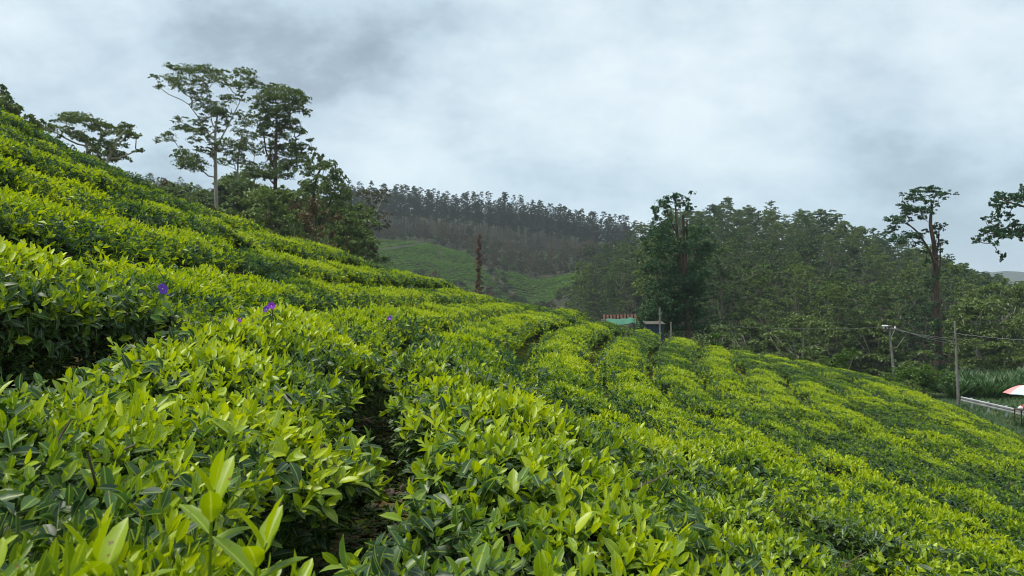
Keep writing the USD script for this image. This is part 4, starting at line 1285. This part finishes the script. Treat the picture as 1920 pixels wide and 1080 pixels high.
# roadside stall: striped umbrella, table, bags
UY = 44.0
uc = at(1922, 738, UY)
gz = float(ground_z(uc[0], UY))
um = thing("umbrella", "large striped beach umbrella of red, grey, yellow and orange over the roadside", "umbrella", (uc[0], UY, gz))
H = at(1922, 722, UY)[2] - gz
cols = [cloth("umbrella_red", (.66, .24, .24)), cloth("umbrella_grey", (.42, .47, .55)), cloth("umbrella_yellow", (.75, .62, .18)), cloth("umbrella_orange", (.70, .30, .08)), cloth("umbrella_green", (.15, .40, .18)), cloth("umbrella_blue", (.12, .22, .50))]
Ru = 1.05
for i in range(8):
    # panel centres start on the left so that red, grey, yellow follow one another
    a0, a1 = PI + (i - .5) * PI / 4 - .11, PI + (i + .5) * PI / 4 - .11
    vs, fs = [], []
    for rr in np.linspace(.02, 1, 7):
        for tt in np.linspace(0, 1, 5):
            aa = a0 + (a1 - a0) * tt
            rad = Ru * rr * (1 - .05 * math.sin(PI * tt) * rr)
            vs.append((rad * math.cos(aa), rad * math.sin(aa), H - .46 * rr ** 1.8 + .02 * math.sin(PI * tt) * rr))
    vs = np.array(vs)
    for r_ in range(6):
        for c_ in range(4):
            q = r_ * 5 + c_
            fs.append((q, q + 5, q + 6, q + 1))
    fs = np.array(fs)
    obj("panel", (np.vstack([vs, vs - [0, 0, .006]]), np.vstack([fs, fs[:, ::-1] + len(vs)])), cols[(0, 1, 2, 3, 4, 5, 1, 0)[i]], um, smooth=True)
    am = a0
    obj("rib", tube([(0.03 * math.cos(am), .03 * math.sin(am), H - .02), (Ru * .6 * math.cos(am), Ru * .6 * math.sin(am), H - .215), (Ru * math.cos(am), Ru * math.sin(am), H - .48)], .006, 5), WIRE, um)
obj("pole", tube([(0, 0, -.1), (0, 0, H + .06)], .02, 10), STEEL, um, smooth=40)
obj("finial", trimesh.creation.icosphere(2, .03).apply_translation([0, 0, H + .07]), STEEL, um, smooth=True)
ty = 45.5
tp = at(1917, 768, ty)
tz = float(ground_z(tp[0], ty))
th = tp[2] - tz
tb = thing("stall_table", "low wooden stall table behind the guard rail at the right picture edge", "table", (tp[0] + .35, ty, tz))
obj("tabletop", boxm((1.3, .7, .05), (0, 0, th), bevel=.01), DARKBARK, tb)
for sx in (-.6, .6):
    for sy in (-.3, .3):
        obj("leg", boxm((.05, .05, th), (sx, sy, th / 2 - .02)), DARKBARK, tb)


def sack(name, loc, size, mat, label, seed):
    m = trimesh.creation.icosphere(3)
    v = np.array(m.vertices)
    v = v * (1 + .22 * (meshkit.fbm(v * 1.6 + seed, 3, seed) - .5)[:, None])
    v[:, 2] = np.maximum(v[:, 2], -.72)
    p = thing(name, label, "sack", loc)
    obj("body", (v * np.array(size) + [0, 0, .72 * size[2]], np.array(m.faces)), mat, p, smooth=True)
    knot = trimesh.creation.icosphere(2)
    k = np.array(knot.vertices) * np.array([size[0] * .28, size[1] * .28, size[2] * .3]) + [0, 0, 1.72 * size[2]]
    obj("tied_neck", (k, np.array(knot.faces)), mat, p, smooth=True)


sack("cloth_sack", (tp[0] + .12, ty - .1, tz + th + .026), (.17, .16, .19), cloth("red_cloth", (.55, .05, .06)), "red cloth sack on the stall table under the umbrella", 2)
sack("cloth_sack", (tp[0] - .2, ty - .15, tz + th + .026), (.14, .13, .11), cloth("pale_cloth", (.62, .58, .60)), "pale cloth sack left of the red one on the stall table", 5)

# ---------------------------------------------------------------- purple flowers in the tea
PURPLE = usdkit.material(stage, "/World/Looks/purple_petal", {"g": ("geometry", {}), "r": ("rgb_ramp", {"ramp": [(0.0, (.13, .045, .42)), (1.0, (.24, .10, .58))]}), "p": ("principled_bsdf", {"roughness": .6}), "t": ("translucent_bsdf", {}), "m": ("mix_closure", {"fac": .4})},
                         [("g.random_per_island", "r.fac"), ("r.color", "p.base_color"), ("r.color", "t.color"), ("p.BSDF", "m.closure1"), ("t.BSDF", "m.closure2")], surface="m.closure")
VIOLET = cloth("violet_petal", (.22, .04, .42))
WHITE = cloth("flower_throat", (.75, .68, .80))


def flower(u, v, Y, size, label, mat, face, seed, petals=5):
    rng = R(seed)
    p0 = at(u, v, Y)
    n = unit(np.array(face, float))
    xa = unit(np.cross([0, 0, 1.0], n)); ya = np.cross(n, xa)
    t = thing("purple_flower", label, "flower", p0, np.stack([xa, ya, n], 1))
    for i in range(petals):
        a = i * 2 * PI / petals + rng.uniform(0, .3)
        vs, fs = [], []
        for r_ in np.linspace(.10, 1, 5):
            wdt = .70 * math.sin(PI * min(.18 + r_ * .62, 1)) + .05
            for s in np.linspace(-1, 1, 5):
                aa = a + s * wdt
                vs.append((size * r_ * math.cos(aa) * (1 - .1 * s * s), size * r_ * math.sin(aa) * (1 - .1 * s * s), size * (.42 * r_ ** .6 - .10 * r_ ** 3 + .02 * i % 3 * .01)))
        for r_ in range(4):
            for c_ in range(4):
                q = r_ * 5 + c_
                fs.append((q, q + 5, q + 6, q + 1))
        obj("petal", (np.array(vs) + [0, 0, .0012 * i], np.array(fs)), mat, t, smooth=True)
    obj("throat", trimesh.creation.icosphere(2, size * .14).apply_translation([0, 0, size * .12]), WHITE, t, smooth=True)
    obj("sepal", flat(*leaves(np.zeros((5, 3)), np.array([[math.cos(k * 1.26), math.sin(k * 1.26), .5] for k in range(5)]), np.array([[0, 0, 1.0]] * 5), np.full(5, size * .5), np.full(5, size * .2), np.full(5, .1))), TEA, t, tone=np.full(55, .4))
    obj("stalk", tube([(0, 0, 0), (.01, -.03, -.08), (.0, -.12, -.14)], .003, 5), TWIG, t)
    for i in range(4):
        q = np.array([rng.normal(0, .05), -.04 - .03 * i, -.03 - .03 * i])
        dd = unit(np.array([[rng.normal(), rng.normal() * .4 - .3, .5]]))
        obj("vine_leaf", flat(*leaves(q[None], dd, np.array([[0, .3, 1.0]]), np.array([.06]), np.array([.042]), np.array([.2]))), TEA, t, tone=np.full(11, .38))
    obj("bud", trimesh.creation.icosphere(2, 1.0).apply_scale([size * .16, size * .16, size * .5]).apply_translation([size * 1.1, -.03, -.01]), mat, t, smooth=True)


flower(304, 542, 4.3, .030, "large lilac flower facing right on the hedge at left", PURPLE, (.75, -.75, .15), 1)
flower(509, 574, 5.0, .026, "violet flower on the hedge, farthest right of the three near ones", VIOLET, (.3, -.9, .3), 2)
flower(500, 580, 4.95, .022, "paler violet flower touching the farthest right one of the near flowers", PURPLE, (-.3, -.85, .2), 5)
flower(448, 606, 4.75, .026, "deep purple flower low on the dark side of the hedge", VIOLET, (.1, -.9, .5), 3)
flower(731, 597, 10.2, .036, "small pale lilac flower beside the grassy gap at the end of the hedge", PURPLE, (0, -.9, .4), 4)

# long shoots that stand up out of the nearest bushes
def tall_shoot(u, v, Y, h, lean, label, seed):
    rng = R(seed)
    t = thing("tea_shoot", label, "tea shoot", at(u, v, Y) - [0, 0, .06])
    tip = np.array([lean, rng.normal(0, .01), h])
    stem = np.array([[0, 0, -.06], tip * [.25, .25, .45], tip * [.8, .8, .9]])
    obj("stem", tube(stem, [.0032, .0026, .0016], 6), TEA_NEAR, t, tone=np.full(20, .5), rib=np.zeros(20))
    n = 6
    for j in range(n):
        g = j / (n - 1)
        b = tip * [g * .8, g * .8, .2 + .7 * g]
        az = rng.uniform(0, .6) + j * 2.4
        el = math.radians(62 - 50 * g)
        d = np.array([math.cos(az) * math.sin(el), math.sin(az) * math.sin(el), math.cos(el)])
        nn = np.array([-math.cos(az) * math.cos(el), -math.sin(az) * math.cos(el), math.sin(el)])
        L = np.interp(g, [0, .6, 1], [.085, .10, .075]) * rng.uniform(.85, 1.15)
        vv, f = leaves(b[None], d[None], nn[None], np.array([L]), np.array([L * .36]), np.array([rng.uniform(.05, .25)]))
        obj("leaf", flat(vv, f), TEA_NEAR, t, smooth=True, tone=np.full(11, .55 + .25 * g), rib=RIB)


tall_shoot(392, 985, 1.30, .13, .01, "tallest upright tea shoot in the near foreground left of the path", 1)
tall_shoot(470, 1045, 1.22, .09, .03, "leaning tea shoot just right of the tallest near shoot", 2)
tall_shoot(205, 1070, 1.15, .07, -.02, "tea shoot near the bottom left corner", 4)

# ---------------------------------------------------------------- air
HAZE = usdkit.material(stage, "/World/Looks/air", {"v": ("principled_volume", {"color": (.80, .88, .96), "density": 0.00021, "anisotropy": 0.3})}, [], volume="v.volume")
hz = boxm((5600, 2700, 176), (0, 1200, 24))
obj("haze", hz, HAZE, kind="stuff", label="thin bluish haze over the valley", cat="haze")
